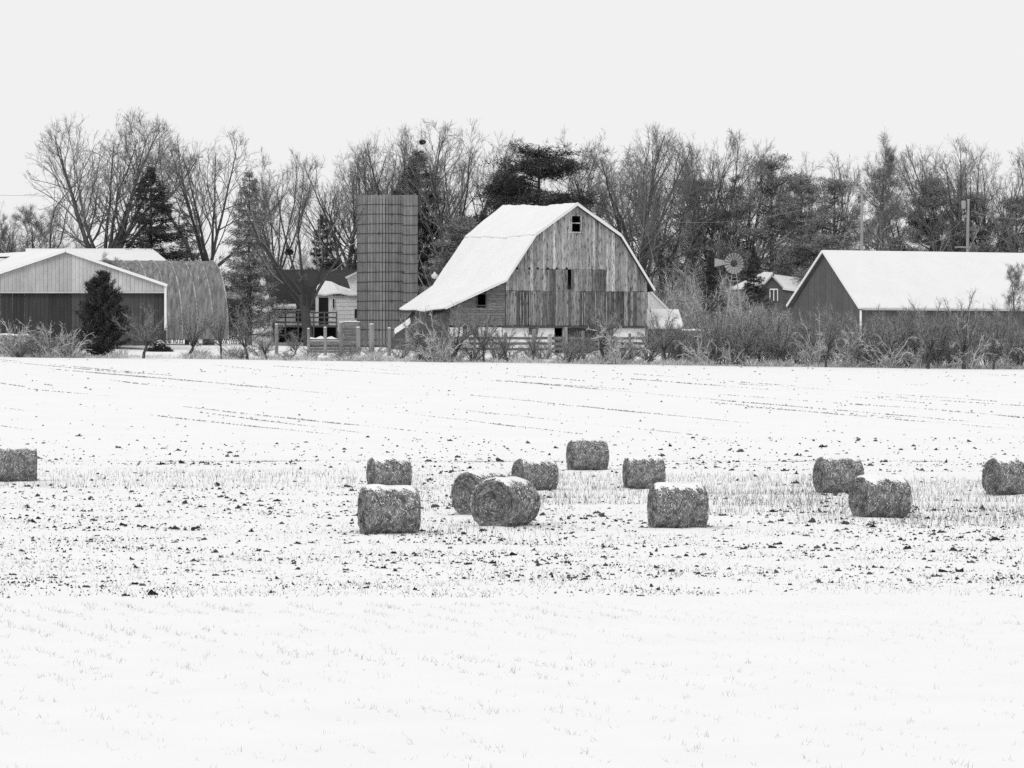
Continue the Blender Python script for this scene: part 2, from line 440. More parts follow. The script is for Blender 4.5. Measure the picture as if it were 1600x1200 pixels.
# small pale lean-to at the barn's far wall
ln = empty('lean_to_shed', P(1035, 548, 333), 'small pale lean-to with a snowy roof against the barn side wall', 'shed')
D1 = 336
MB().prism([P(1012, 454, D1), P(1012, 548, D1), P(1047, 548, D1), P(1047, 487, D1)], (0, .12, 0)).build('wall', 'white_paint', ln)
MB().beam(P(1011, 450, D1 - .3), P(1051, 490, D1 - .3), .3, .12).build('rake_trim', 'white_trim', ln)
MB().hexa([P(1010, 513.5, 328.5), P(1068, 513.5, 328.5), P(1060, 487.5, 332.5), P(1010, 486.5, 332.5)] + [q + [0, -.01, .14] for q in (P(1010, 513, 328.5), P(1068.5, 513, 328.5), P(1060, 486, 332.5), P(1010, 485, 332.5))]).build('roof_snow', 'roof_snow', ln)
MB().prism([P(1012, 515, 329.2), P(1065, 515, 329.2), P(1065, 552, 329.2), P(1012, 552, 329.2)], (0, .1, 0)).build('wall', 'beam', ln)
MB().beam(P(1010, 514.8, 328.4), P(1069, 514.8, 328.4), .08, .08).build('eave_board', 'beam', ln)

# ------------------------------------------------------------------ silo
def silo():
    d = 346.0; base = P(602, 556, d); base[2] = gz(base[0], base[1]) - .2; top = P(602, 306, d)[2]
    s = empty('silo', base, 'tall grey concrete stave silo with dark iron hoops, left of the barn', 'silo')
    r = 2.34; n = 54; H = top - base[2]; cx, cy = base[0] - .04, base[1]
    g = np.random.default_rng(3)
    for k in range(n):
        a0, a1 = 2 * math.pi * k / n + .011, 2 * math.pi * (k + 1) / n - .011
        am = (a0 + a1) / 2
        rr = r + g.uniform(0, .018)
        pt = lambda a, q, z: np.array([cx + q * math.cos(a), cy + q * math.sin(a), base[2] + z])
        ht = H + g.uniform(-.05, .05)
        MB().hexa([pt(a0, rr, 0), pt(a1, rr, 0), pt(a1, rr - .12, 0), pt(a0, rr - .12, 0), pt(a0, rr, ht), pt(a1, rr, ht), pt(a1, rr - .12, ht), pt(a0, rr - .12, ht)]).build('stave', 'stave', s, color=g.uniform(.19, .29))
    MB().tube([(cx, cy, base[2]), (cx, cy, base[2] + H - .3)], r - .13, 40).build('inner_wall', 'dark', s)
    # half-round chute on the front right
    ca = R(-22); ccx, ccy, cr = cx + 1.80, cy - .80, 1.0
    for k in range(13):
        a0, a1 = R(-150 + 16 * k) + .012, R(-150 + 16 * (k + 1)) - .012
        pt = lambda a, q, z: np.array([ccx + q * math.cos(a), ccy + q * math.sin(a), base[2] + z])
        ht = H + g.uniform(-.04, .04); rr = cr + g.uniform(0, .015)
        MB().hexa([pt(a0, rr, 0), pt(a1, rr, 0), pt(a1, rr - .08, 0), pt(a0, rr - .08, 0), pt(a0, rr, ht), pt(a1, rr, ht), pt(a1, rr - .08, ht), pt(a0, rr - .08, ht)]).build('chute_stave', 'stave', s, color=g.uniform(.21, .29))
    for k in range(15):
        zz = H - .80 - .81 * k
        if zz < .4: break
        tilt = g.uniform(-.05, .05)
        pts = [(cx + (r + .035) * math.cos(a), cy + (r + .035) * math.sin(a), base[2] + zz + tilt * math.cos(a)) for a in np.linspace(0, 2 * math.pi, 49)]
        h = MB().tube(pts, .026, 5, False).build('hoop', 'hoop', s)
        pts = [(ccx + (cr + .03) * math.cos(a), ccy + (cr + .03) * math.sin(a), base[2] + zz - .06 + .06 * math.sin(a * 1.0)) for a in np.linspace(R(-150), R(58), 25)]
        MB().tube(pts, .023, 5, False).build('hoop', 'hoop', s)
        aa = R(g.choice([-75, -60, -100, -48])); q = np.array([cx + (r + .05) * math.cos(aa), cy + (r + .05) * math.sin(aa), base[2] + zz])
        MB().box(q, (.22, .09, .11)).build('hoop_lug', 'hoop', s)
silo()

# ------------------------------------------------------------------ generic gable shed pieces
def ribbed_panels(a, b, topf, z0, n, name, m, parent, tone=(.9, 1.1), g=None, th=.04):
    """vertical sheets from a to b (ground points), each an object, top height given by topf(t)"""
    g = g or np.random.default_rng(5); a = np.array(a, float); b = np.array(b, float)
    nrm = np.cross(b - a, (0, 0, 1)); nrm /= np.linalg.norm(nrm)
    for k in range(n):
        t0, t1 = k / n + .0006, (k + 1) / n - .0006
        mb = MB(); nr = 3
        for r_ in range(nr):
            s0 = t0 + (t1 - t0) * r_ / nr; s1 = s0 + (t1 - t0) / nr; sm = s0 + (s1 - s0) * .78
            p = lambda t, z: np.array([*(a + (b - a) * t)[:2], z])
            mb.prism([p(s0, z0), p(sm, z0), p(sm, topf(sm)), p(s0, topf(s0))], nrm * th)
            mb.prism([p(sm, z0), p(s1, z0), p(s1, topf(s1)), p(sm, topf(sm))], nrm * (th + .045))
        mb.build(name, m, parent, color=g.uniform(*tone))

def slab(q, lo, hi, name, m, parent):
    q = [np.array(p, float) for p in q]
    return MB().hexa([p + [0, 0, lo] for p in q] + [p + [0, 0, hi] for p in q]).build(name, m, parent)

# machine shed, left edge, open front under a pale metal gable
def machine_shed():
    d = 320.0
    A, B, K = P(-55, 446, d), P(259, 446, d), P(103, 393, d)
    bk_ = np.array([-9.8, 18.5, 0])
    s = empty('machine_shed', P(103, 530, d), 'wide machine shed with pale metal gable above a dark front, left edge', 'shed')
    H = P(0, 457, d)[2]; z0 = P(0, 530, d)[2]
    topf = lambda t: A[2] + (K[2] - A[2]) * (1 - abs(t - .503) / .503) - .05
    ribbed_panels(A, B, topf, H, 17, 'gable_panel', 'pale_metal', s, (.9, 1.12))
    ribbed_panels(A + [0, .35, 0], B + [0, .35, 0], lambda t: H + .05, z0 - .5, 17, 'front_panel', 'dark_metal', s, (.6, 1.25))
    MB().beam(P(-55, 457, d - .07), P(257, 457, d - .07), .08, .10).build('header_trim', 'pale_metal', s, color=1.1)
    MB().box((P(258.7, 480, d) + [0, -.1, 0]) , (.17, .2, P(0, 444, d)[2] * 2 - P(0, 480, d)[2] * 2), None).build('corner_post', 'white_trim', s)
    MB().prism([B + [-.02, .3, 0], B + bk_ + [-.02, 0, 0], np.array([*(B + bk_)[:2], z0]), np.array([*(B + [0, .3, 0])[:2], z0])], (-.05, 0, 0)).build('side_wall', 'dark_metal', s)
    ov = np.array([0, -.35, 0])
    for e, sg in ((A, -1), (B, 1)):
        ee = e + [sg * .15, 0, -.06]
        q = [K + ov, ee + ov, ee + bk_, K + bk_]
        if sg > 0: q = q[::-1]
        slab(q, .0, .06, 'roof', 'pale_metal', s)
        slab(q, .064, .17, 'roof_snow', 'roof_snow', s)
        MB().beam(K + ov + [0, -.05, .05], ee + ov + [0, -.05, .05], .05, .2).build('rake_trim', 'white_trim', s)
    # strips of bare roof where the snow has slid
    for a, b in (((-20, 403), (33, 401.5)), ((-20, 409), (18, 407))):
        t = MB().beam(P(*a, 326) + [0, 0, 0], P(*b, 328.6), .12, .14).build('bare_strip', 'dark_metal', s)
machine_shed()

def back_shed():
    d = 352.0
    s = empty('back_shed', P(150, 540, d), 'long low shed with a snowy roof behind the machine shed', 'shed')
    r0, r1 = P(40, 391, d + 5), P(238, 391, d + 7); e0, e1 = P(40, 409, d), P(260, 409, d + 2)
    slab([e0, e1, r1, r0], 0, .15, 'roof_snow', 'roof_snow', s)
    slab([e0, e1, r1, r0], -.08, -.01, 'roof', 'shingle', s)
    MB().prism([e0 + [0, .3, -.1], e1 + [-.2, .3, -.1], e1 * [1, 1, 0] + [-.2, .3, 4.8], e0 * [1, 1, 0] + [0, .3, 4.8]], (0, .1, 0)).build('wall', 'dark_metal', s)
    MB().prism([e1 + [-.2, .4, -.1], r1 + [-.2, 0, -.1], r1 * [1, 1, 0] + [-.2, 0, 4.8], e1 * [1, 1, 0] + [-.2, .4, 4.8]], (-.1, 0, 0)).build('wall', 'dark_metal', s)
back_shed()

def quonset():
    th = R(17); ax = np.array([math.cos(th), math.sin(th), 0]); rad = np.array([math.sin(th), -math.cos(th), 0])
    d = 342.0
    end = P(330, 408, d); Rr = 6.3; cz = end[2] - Rr
    s = empty('arched_shed', np.array([*(end - ax * 5)[:2], cz]), 'mottled metal arch-roofed shed between machine shed and spruce', 'shed')
    n = 9; wd = 1.28
    for k in range(n):
        o = end - ax * (k * wd); o2 = end - ax * ((k + 1) * wd - .02)
        def ring(c, rr, a): return np.array([c[0], c[1], cz]) + rad * rr * math.sin(a) + np.array([0, 0, 1.0]) * rr * math.cos(a)
        mb = MB(); N_ = 22; an = np.linspace(R(-92), R(92), N_); V = []
        for a in an:
            V += [ring(o, Rr, a), ring(o2, Rr, a), ring(o2, Rr - .05, a), ring(o, Rr - .05, a)]
        f = []
        for i in range(N_ - 1):
            b = i * 4
            for q in range(4): f.append((b + q, b + (q + 1) % 4, b + 4 + (q + 1) % 4, b + 4 + q))
        mb.add(V, f).build('roof_panel', 'arch_metal', s)
        MB().tube([ring(o, Rr + .03, a) for a in an], .055, 5).build('roof_seam', 'seam', s)
    c = np.array([end[0], end[1], cz])
    for e, cc in ((0, c - ax * .2), (1, c - ax * (n * wd - .2))):
        MB().prism([cc + rad * (Rr - .1) * math.sin(a) + np.array([0, 0, 1.0]) * (Rr - .1) * math.cos(a) for a in np.linspace(R(-90), R(90), 20)], ax * .06).build('end_wall', 'grey_metal', s)
quonset()

def long_shed():
    d = 327.0
    Cf = P(1345, 478, d); Cb = P(1237, 474.5, 337.0); K = P(1290, 393, 332.0)
    ax = unit([10.0, 5.57, 0]) * 25
    s = empty('long_shed', P(1450, 550, 335), 'long dark-walled shed with steep snowy roof, right edge', 'shed')
    z0 = 3.6
    a, b = Cf, Cb
    mb = MB()
    n = 12
    for k in range(n):
        t0, t1 = k / n + .0015, (k + 1) / n - .0015
        f = lambda t: (Cf[2] + (K[2] - Cf[2]) * (1 - abs(t - .5) / .5)) - .12
        p = lambda t, z: np.array([*(a + (b - a) * t)[:2], z])
        q = [p(t0, z0), p(t1, z0), p(t1, f(t1)), p(t0, f(t0))]
        if t0 < .5 < t1: q = [p(t0, z0), p(t1, z0), p(t1, f(t1)), p(.5, f(.5)), p(t0, f(t0))]
        MB().prism(q, unit(ax) * .05).build('gable_panel', 'grey_metal', s, color=rng.uniform(.94, 1.06))
    for k in range(25):
        t0, t1 = k / 25 + .0006, (k + 1) / 25 - .0006
        p = lambda t, z: np.array([*(Cf + ax * t)[:2], z])
        MB().prism([p(t0, z0), p(t1, z0), p(t1, Cf[2] - .1), p(t0, Cf[2] - .1)], (-.02, .05, 0)).build('wall_panel', 'grey_metal', s, color=rng.uniform(.94, 1.08))
    ov = unit(ax) * -.3
    w1 = unit(Cf - K) * .35; w2 = unit(Cb - K) * .35
    for e, ww, fl_ in ((Cf, w1, 0), (Cb, w2, 1)):
        q = [K + ov, e + ww + ov, e + ww + ax, K + ax]
        if fl_: q = q[::-1]
        slab(q, -.1, -.02, 'roof', 'grey_metal', s)
        slab(q, -.016, .12, 'roof_snow', 'roof_snow', s)
        MB().beam(K + ov + unit(ax) * -.04 + [0, 0, .02], e + ww + ov + unit(ax) * -.04 + [0, 0, .02], .06, .2 if fl_ else .1).build('rake_trim', 'white_trim', s)
    MB().beam(Cf + w1 + [0, -.05, -.05], Cf + w1 + ax + [0, -.05, -.05], .06, .14).build('gutter', 'pale_metal', s)
    MB().box([Cf[0] - .02, Cf[1] - .12, (Cf[2] + z0) / 2 - .1], (.16, .16, Cf[2] - z0)).build('corner_trim', 'white_trim', s)
long_shed()

# ------------------------------------------------------------------ farmhouse with deck
def farmhouse():
    d = 350.0
    s = empty('farmhouse', P(490, 535, d), 'white farmhouse with dark roof and wooden deck behind the yard tree', 'house')
    z0 = 5.2
    ap, el, er = P(411, 421, d + 2), P(394, 482, d + 5), P(427, 482, d)
    dn = lambda p: np.array([p[0], p[1], z0])
    MB().prism([dn(el), dn(er), er, ap, el], (.05, .1, 0)).build('gable_wall', 'white_paint', s)
    rr, re = P(600, 421, d + 6), P(600, 481, d + 1)
    MB().hexa([er + [-.1, 0, -.15], re + [0, 0, -.15], rr + [0, 0, -.15], ap + [0, 0, -.15], er + [-.1, 0, 0], re, rr, ap]).build('roof', 'shingle', s)
    MB().prism([dn(er) + [.1, .2, 0], dn(re) + [0, .2, 0], re + [0, .2, -.17], er + [.1, .2, -.17]], (0, .1, 0)).build('wall', 'white_paint', s)
    MB().hexa([q for q in (P(427, 482, d - .05), P(463, 482.5, d - .05), P(462, 478, d + .4), P(428, 478, d + .4))] + [q + [0, 0, .12] for q in (P(427, 481, d - .05), P(463, 481, d - .05), P(462, 477, d + .4), P(428, 477, d + .4))]).build('eave_snow', 'roof_snow', s)
    # porch wing on the right with a drift of snow on its roof
    pw = MB().prism([P(493, 460, d - 1.2), P(600, 460, d - 1.2), P(600, 535, d - 1.2), P(493, 535, d - 1.2)], (0, .1, 0)).build('porch_wall', 'white_paint', s)
    for k in range(7):
        y = 465 + k * 6.5
        MB().beam(P(518, y, d - 1.23), P(600, y, d - 1.23), .03, .03).build('clapboard', 'white_trim', pw)
    prof = [(494, 448), (500, 443), (508, 438.5), (518, 440), (530, 446), (545, 451), (575, 455), (600, 456)]
    low = [(492, 457), (500, 459), (508, 460), (518, 458), (530, 457), (545, 460), (575, 460), (600, 460)]
    mb = MB(); V = []
    for (a, b), (c, e) in zip(prof, low): V += [P(a, b, d + .4), P(c, e, d - 1.6), P(c, e + 2.0, d - 1.6), P(a, b + 3, d + .4)]
    f = []
    for i in range(len(prof) - 1):
        for q in range(4): f.append((i * 4 + q, i * 4 + (q + 1) % 4, i * 4 + 4 + (q + 1) % 4, i * 4 + 4 + q))
    mb.add(V, f).build('porch_roof_snow', 'roof_snow', s)
    MB().beam(P(520, 460.8, d - 1.5), P(600, 461.5, d - 1.5), .1, .12).build('porch_eave', 'beam', s)
    # cross gable on the right
    MB().prism([P(541, 432, d - .3), P(562, 424, d - .3), P(590, 432, d - .3), P(590, 456, d - .3), P(549, 456, d - .3)], (0, .1, 0)).build('cross_gable', 'white_paint', s)
    MB().beam(P(540, 434, d - .6), P(566, 422, d - .6), .5, .14).build('gable_trim', 'white_trim', s)
    def opening(x0, x1, y0, y1, name='window', dd=-1.0):
        fr_ = MB().prism([P(x0, y1, d + dd), P(x1, y1, d + dd), P(x1, y0, d + dd), P(x0, y0, d + dd)], (0, .06, 0)).build(name, 'white_trim', s)
        ii = .9
        MB().prism([P(x0 + ii, y1 - ii, d + dd - .02), P(x1 - ii, y1 - ii, d + dd - .02), P(x1 - ii, y0 + ii, d + dd - .02), P(x0 + ii, y0 + ii, d + dd - .02)], (0, .03, 0)).build('pane', 'glass', fr_)
    opening(461, 475, 484, 503, dd=.1); opening(497, 514, 464, 508, 'door', -1.25); opening(519, 523.5, 466, 482, 'window', -1.35)
    opening(553, 560, 482, 498, 'window', -1.35)
    # deck: floor, posts, rails
    dk = d - 3.0
    MB().beam(P(426, 509.5, dk), P(527, 509.5, dk), 2.4, .12).build('deck_floor', 'beam', s)
    for y in (488.5, 496, 503.5):
        MB().beam(P(426, y, dk - 1.2), P(527, y, dk - 1.2), .05, .13).build('deck_rail', 'post', s, color=.42)
    for x in (427, 446, 466, 490, 507, 526):
        MB().box((P(x, 508, dk - 1.26)), (.12, .12, 2.3)).build('deck_post', 'post', s, color=.42)
    MB().prism([P(427, 511, dk + 1), P(527, 511, dk + 1), P(527, 535, dk + 1), P(427, 535, dk + 1)], (0, .05, 0)).build('deck_shade_sheet', 'dark', s)  # black upright sheet, paints the shade beneath the deck
farmhouse()

def far_house():
    d = 388.0
    s = empty('far_house', P(520, 530, d), 'pale low house far behind the farmhouse roof', 'house')
    MB().prism([P(480, 424, d), P(489, 398, d), P(500, 424, d), P(500, 530, d), P(480, 530, d)], (0, .3, 0)).build('gable_wall', 'white_paint', s, color=.8)
    slab([P(500, 420, d - .5), P(566, 420, d - .5), P(566, 411, d + 2), P(503, 411, d + 2)], 0, .1, 'roof', 'pale_metal', s)
    MB().prism([P(500, 421, d), P(566, 421, d), P(566, 530, d), P(500, 530, d)], (0, .3, 0)).build('wall', 'siding', s)
far_house()

def small_house():
    d = 372.0
    s = empty('cottage', P(1215, 535, d), 'small grey house with patchy snow roof between windmill and long shed', 'house')
    slab([P(1140, 452, d), P(1196, 449, d), P(1208, 428, d + 3), P(1194, 427, d + 3)], -.05, .14, 'roof_snow', 'roof_snow', s)
    slab([P(1206, 449, d), P(1266, 458, d), P(1260, 438, d + 3), P(1210, 431, d + 3)], -.05, .14, 'roof_snow', 'roof_snow', s)
    slab([P(1234, 441, d + 6), P(1275, 434, d + 6), P(1275, 420, d + 8), P(1240, 430, d + 8)], -.05, .12, 'roof_snow', 'roof_snow', s)
    MB().prism([P(1152, 450, d + .3), P(1258, 456, d + .3), P(1258, 545, d + .3), P(1152, 545, d + .3)], (0, .1, 0)).build('wall', 'siding', s, color=.75)
    MB().prism([P(1189, 449, d - 2), P(1206, 431, d - 2), P(1223, 449, d - 2), P(1223, 540, d - 2), P(1189, 540, d - 2)], (0, .1, 0)).build('gable_wall', 'grey_metal', s)
    for a, b in (((1188, 450), (1206, 430.5)), ((1206, 430.5), (1224, 450))):
        MB().beam(P(*a, d - 2.2), P(*b, d - 2.2), .3, .13).build('gable_trim', 'pale_metal', s)
    for x in (1203, 1209, 1215):
        MB().beam(P(x, 452, d - 2.1), P(x, 470, d - 2.1), .08, .12).build('window_frame', 'white_paint', s)
    MB().beam(P(1203, 452, d - 2.1), P(1215, 452, d - 2.1), .08, .12).build('window_frame', 'white_paint', s)
small_house()

# ------------------------------------------------------------------ windmill
def windmill():
    d = 342.0; hub = P(1144, 411.7, d)
    s = empty('windmill', P(1146, 548, d), 'small farm windmill with pale multi-blade wheel and square tail vane', 'windmill')
    zt = P(0, 424, d)[2]; zb = gz(hub[0], d)
    cx = P(1147, 0, d)[0]
    legs_t = [(-.12, -.12), (.12, -.12), (.12, .12), (-.12, .12)]
    sp = 1.0
    for a, b in legs_t:
        MB().beam((cx + a, d + b, zt + .3), (cx + a / .12 * sp, d + b / .12 * sp, zb), .05).build('tower_leg', 'galv', s)
    for z in np.linspace(zb + .9, zt - .5, 5):
        t = (zt - z) / (zt - zb); q = .12 + (sp - .12) * t
        for a, b in (((-q, -q), (q, -q)), ((q, -q), (q, q)), ((q, q), (-q, q)), ((-q, q), (-q, -q))):
            MB().beam((cx + a[0], d + a[1], z), (cx + b[0], d + b[1], z), .04).build('tower_brace', 'pole', s)
    MB().box((cx, d, P(0, 439, d)[2]), (.85, .85, .07)).build('platform', 'pole', s)
    # wheel faces the camera, turned slightly
    yaw = R(22); nx = np.array([math.cos(yaw), math.sin(yaw), 0]); nn = np.array([math.sin(yaw), -math.cos(yaw), 0])
    hc = hub + nn * .35
    wh = MB().tube([hc - nn * .4, hc + nn * .12], .16, 10).build('hub', 'hoop', s)
    for k in range(18):
        a = 2 * math.pi * k / 18; e = nx * math.cos(a) + np.array([0, 0, 1.0]) * math.sin(a); t = -nx * math.sin(a) + np.array([0, 0, 1.0]) * math.cos(a)
        tw = t * math.cos(.5) + nn * math.sin(.5)
        q = [hc + e * .32 - tw * .05, hc + e * .32 + tw * .05, hc + e * .88 + tw * .125, hc + e * .88 - tw * .125]
        MB().prism(q, nn * .012).build('blade', 'galv', s)
    for rr in (.34, .80):
        MB().tube([hc + (nx * math.cos(a) + np.array([0, 0, 1.0]) * math.sin(a)) * rr - nn * .05 for a in np.linspace(0, 6.2832, 37)], .014, 4, False).build('wheel_rim', 'pole', s)
    MB().beam(hub, P(1131, 410.5, d + .4), .05).build('tail_arm', 'pole', s)
    MB().prism([P(1132, 407, d + .4), P(1116.5, 403.5, d + .9), P(1116.5, 417, d + .9), P(1132, 413.5, d + .4)], (.01, .02, 0)).build('tail_vane', 'galv', s)
windmill()

# ------------------------------------------------------------------ poles and wires
def utility_pole(px, ytop, d, label, lean=0.0, trans=False):
    b = P(px, 548, d); b[2] = gz(b[0], b[1]) - .3; t = P(px + lean, ytop, d)
    s = empty('utility_pole', b, label, 'pole', 'utility poles behind the long shed')
    MB().tube([b, t], [.17, .11], 8).build('shaft', 'pole', s)
    return s, t
pl1, t1 = utility_pole(1346.5, 292, 356, 'straight wooden utility pole behind the long shed, nearer the gable end')
MB().beam(t1 + [-1.0, -.16, -.4], t1 + [1.0, -.16, -.4], .1, .12).build('crossarm', 'pole', pl1)
pl2, t2 = utility_pole(1509, 311, 358, 'leaning wooden utility pole with transformer and braces above the long shed', lean=4, trans=True)
MB().tube([t2 + [-.45, -.3, -.85], t2 + [-.45, -.3, -.15]], .2, 12).build('transformer', 'pole', pl2)
MB().beam(t2 + [-1.2, -.16, -4.2], t2 + [.1, -.16, -4.2], .09, .11).build('crossarm', 'pole', pl2)
MB().beam(t2 + [-.3, -.16, -5.2], t2 + [.9, -.16, -2.6], .05).build('guy_wire', 'wire', pl2)
for k, (a, b, sag, lab) in enumerate([
    (P(1040, 346, 356), t1 + [0, 0, -.3], 1.0, 'thin power line rising to the straight pole'),
    (t1 + [0, 0, -4.6], t2 + [0, 0, -2.6], .9, 'thin power line strung between the two poles'),
    (t2 + [0, 0, -1.0], P(1700, 322, 362), .9, 'thin power line leaving the leaning pole to the right'),
    (t2 + [0, 0, -1.2], P(1428, 395, 352), .5, 'slanting service wire dropping from the leaning pole'),
    (P(-60, 296, 350), P(60, 303, 362), .3, 'thin power line beside the big spreading tree, left edge')]):
    pts = [a + (b - a) * t - np.array([0, 0, sag * 4 * t * (1 - t)]) for t in np.linspace(0, 1, 16)]
    o = MB().tube(pts, .013, 4).build('power_line', 'wire'); tag(o, lab, 'wire', 'power lines')

def yard_light():
    d = 345; b = P(676, 545, d); b[2] = gz(b[0], b[1]) - .2
    s = empty('yard_light', b, 'white globe yard light on a dark pole between silo and barn', 'lamp')
    t = P(676, 424, d); MB().tube([b, t], .06, 6).build('pole', 'hoop', s)
    MB().beam(t, P(680, 424, d), .05).build('arm', 'hoop', s)
    c = P(679, 432, d - .1); pr = [(.05, 6.5), (.10, 5.2), (.12, 4.2), (.27, 2.4), (.30, 0), (.2, -2.6), (.02, -3.6)]
    MB().tube([c + [0, 0, h * .06] for r_, h in pr], [r_ for r_, h in pr], 10).build('globe', 'white_trim', s, True)
yard_light()

# ------------------------------------------------------------------ fences and yard things
def fence_left():
    d = 311.0
    s = empty('post_fence', P(535, 555, d), 'fence of stout weathered posts with low rail below the silo', 'fence')
    for px, y0, wd, tone in ((432, 507, .26, .9), (482, 514, .22, .9), (508, 512, .26, 1.0), (533, 504, .30, .85), (559.5, 512, .36, 1.15), (580.5, 507, .38, 1.1), (608, 513, .28, .9), (636, 512, .30, .9)):
        t = P(px, y0, d); zb = gz(t[0], d) - .3
        ps = MB().tube([(t[0], d, zb), (t[0] + .02, d, (zb + t[2]) / 2), (t[0], d, t[2])], [wd / 2 * 1.05, wd / 2, wd / 2 * .95], 8).build('post', 'post', s, color=tone)
        MB().tube([(t[0], d, t[2] + .002), (t[0], d, t[2] + .05), (t[0], d, t[2] + .085)], [wd / 2 * .95, wd / 2 * .8, wd / 2 * .2], 8).build('snow_cap', 'roof_snow', ps, True)
    xs = [432, 482, 508, 533, 559.5, 580.5, 608, 636]
    for a, b in zip(xs[1:-1], xs[2:]):
        MB().beam(P(a, 541, d + .25), P(b, 541, d + .25), .06, .16).build('rail', 'beam', s)
        MB().beam(P(a, 531, d + .28), P(b, 531, d + .28), .05, .12).build('rail', 'post', s, color=.6)
fence_left()
def fence_right():
    d = 309.0
    s = empty('board_fence', P(860, 556, d), 'rough board fence in front of the barn foundation', 'fence')
    posts = [(700, 521, .24, .7), (742, 522, .22, .7), (790, 520, .24, .8), (834, 514, .27, 1.0), (859, 522, .32, 1.75), (884, 511, .26, 1.15), (911, 517, .24, .8), (961, 525, .24, .9), (984, 521, .22, .7), (1010, 515, .24, .8), (1036, 520, .24, .8)]
    for px, y0, wd, tone in posts:
        t = P(px, y0, d); zb = gz(t[0], d) - .3
        MB().box((t[0], d, (t[2] + zb) / 2), (wd, .18, t[2] - zb)).build('post', 'post', s, color=tone)
    for a, b in zip(posts[:-1], posts[1:]):
        for y in (528.5, 536.5, 545.5):
            o = rng.uniform(-.6, .6)
            MB().beam(P(a[0], y + o, d + .14), P(b[0], y + rng.uniform(-.6, .6), d + .14), .05, .2).build('rail', 'post', s, color=rng.uniform(.45, .8))
fence_right()

def box_thing(name, label, cat, px0, px1, y0, y1, d, dep, m, snow=.15):
    a, b = P(px0, y1, d), P(px1, y0, d); zb = gz((a[0] + b[0]) / 2, d) - .1
    s = empty(name, ((a[0] + b[0]) / 2, d, zb), label, cat)
    n = max(3, int((b[2] - zb) / .22)); L = b[0] - a[0]
    for k in range(n):
        z = zb + (b[2] - zb) * (k + .5) / n; e = rng.uniform(-.08, .08)
        MB().box((a[0] + L / 2 + e, d + dep / 2, z), (L, dep + rng.uniform(-.05, .05), (b[2] - zb) / n - .02)).build('board', m, s, color=rng.uniform(.7, 1.2))
    mb = MB(); N_ = 12
    for i in range(N_):
        x0, x1 = a[0] + L * i / N_, a[0] + L * (i + 1) / N_
        h0, h1 = [snow * (.5 + .5 * math.sin(math.pi * min(1, max(0, t)) ) ** .4) * (1 + .25 * math.sin(t * 19)) for t in (i / N_, (i + 1) / N_)]
        mb.hexa([(x0, d - .05, b[2]), (x1, d - .05, b[2]), (x1, d + dep, b[2]), (x0, d + dep, b[2]), (x0, d - .05, b[2] + h0), (x1, d - .05, b[2] + h1), (x1, d + dep, b[2] + h1), (x0, d + dep, b[2] + h0)])
    mb.build('snow_layer', 'roof_snow', s)
    return s
box_thing('lumber_pile', 'low lumber pile under thick snow behind the stout fence posts', 'lumber pile', 480, 530, 533, 545, 318, 1.4, 'siding', .32)
box_thing('low_wall', 'low dark wall topped with snow right of the lean-to', 'wall', 1062, 1126, 516.5, 550, 326, .5, 'siding', .14)
box_thing('feed_trough', 'dark timber bin with snow on its lid below the silo', 'bin', 536, 562, 503, 530, 320, 1.2, 'siding', .08)
def brush_pile():
    c = P(249, 536, 316); zb = gz(c[0], c[1]) - .05
    t = empty('brush_pile', (c[0], c[1], zb), 'dark heap of brush dusted with snow beside the white corner post', 'heap')
    n = 1500; a = rng.uniform(0, 6.283, n); q = np.sqrt(rng.uniform(0, 1, n)); x = np.cos(a) * q * .95; y = np.sin(a) * q * .7; h = .85 * (1 - q ** 1.7) * rng.uniform(.2, 1, n)
    p = np.stack([x, y, h], -1); d = rng.normal(size=(n, 3)) * [1, 1, .35]; d /= np.linalg.norm(d, axis=1)[:, None]
    v, f = cones(p - d * .25, p + d * .3, .02); new_obj('branches', mesh_np('branches', v, f), t, 'shrub_stem')
    n = 160; a = rng.uniform(0, 6.283, n); q = np.sqrt(rng.uniform(0, .7, n)); p = np.stack([np.cos(a) * q * .9, np.sin(a) * q * .6, .85 * (1 - q ** 1.7) + .06], -1)
    d = rng.normal(size=(n, 3)) * [1, .6, .1]; v, f = blades(p - d * .06, p + d * .06, .035); new_obj('snow_dusting', mesh_np('snow_dusting', v, f), t, 'roof_snow')
brush_pile()
# ramp with a pale sloping side by the barn's flared eave
rp = MB().prism([P(616, 517, 319), P(640, 500, 319), P(641, 506, 319), P(617, 522, 319)], (0, 1.6, .2)).build('barn_ramp', 'white_paint')
tag(rp, 'pale sloping boarded chute cover below the flared barn eave', 'chute')

# ------------------------------------------------------------------ trees
def rot_about(d, ang, g):
    d = unit(d); r = g.normal(size=3); s = unit(np.cross(d, r)); return unit(d * math.cos(ang) + s * math.sin(ang))

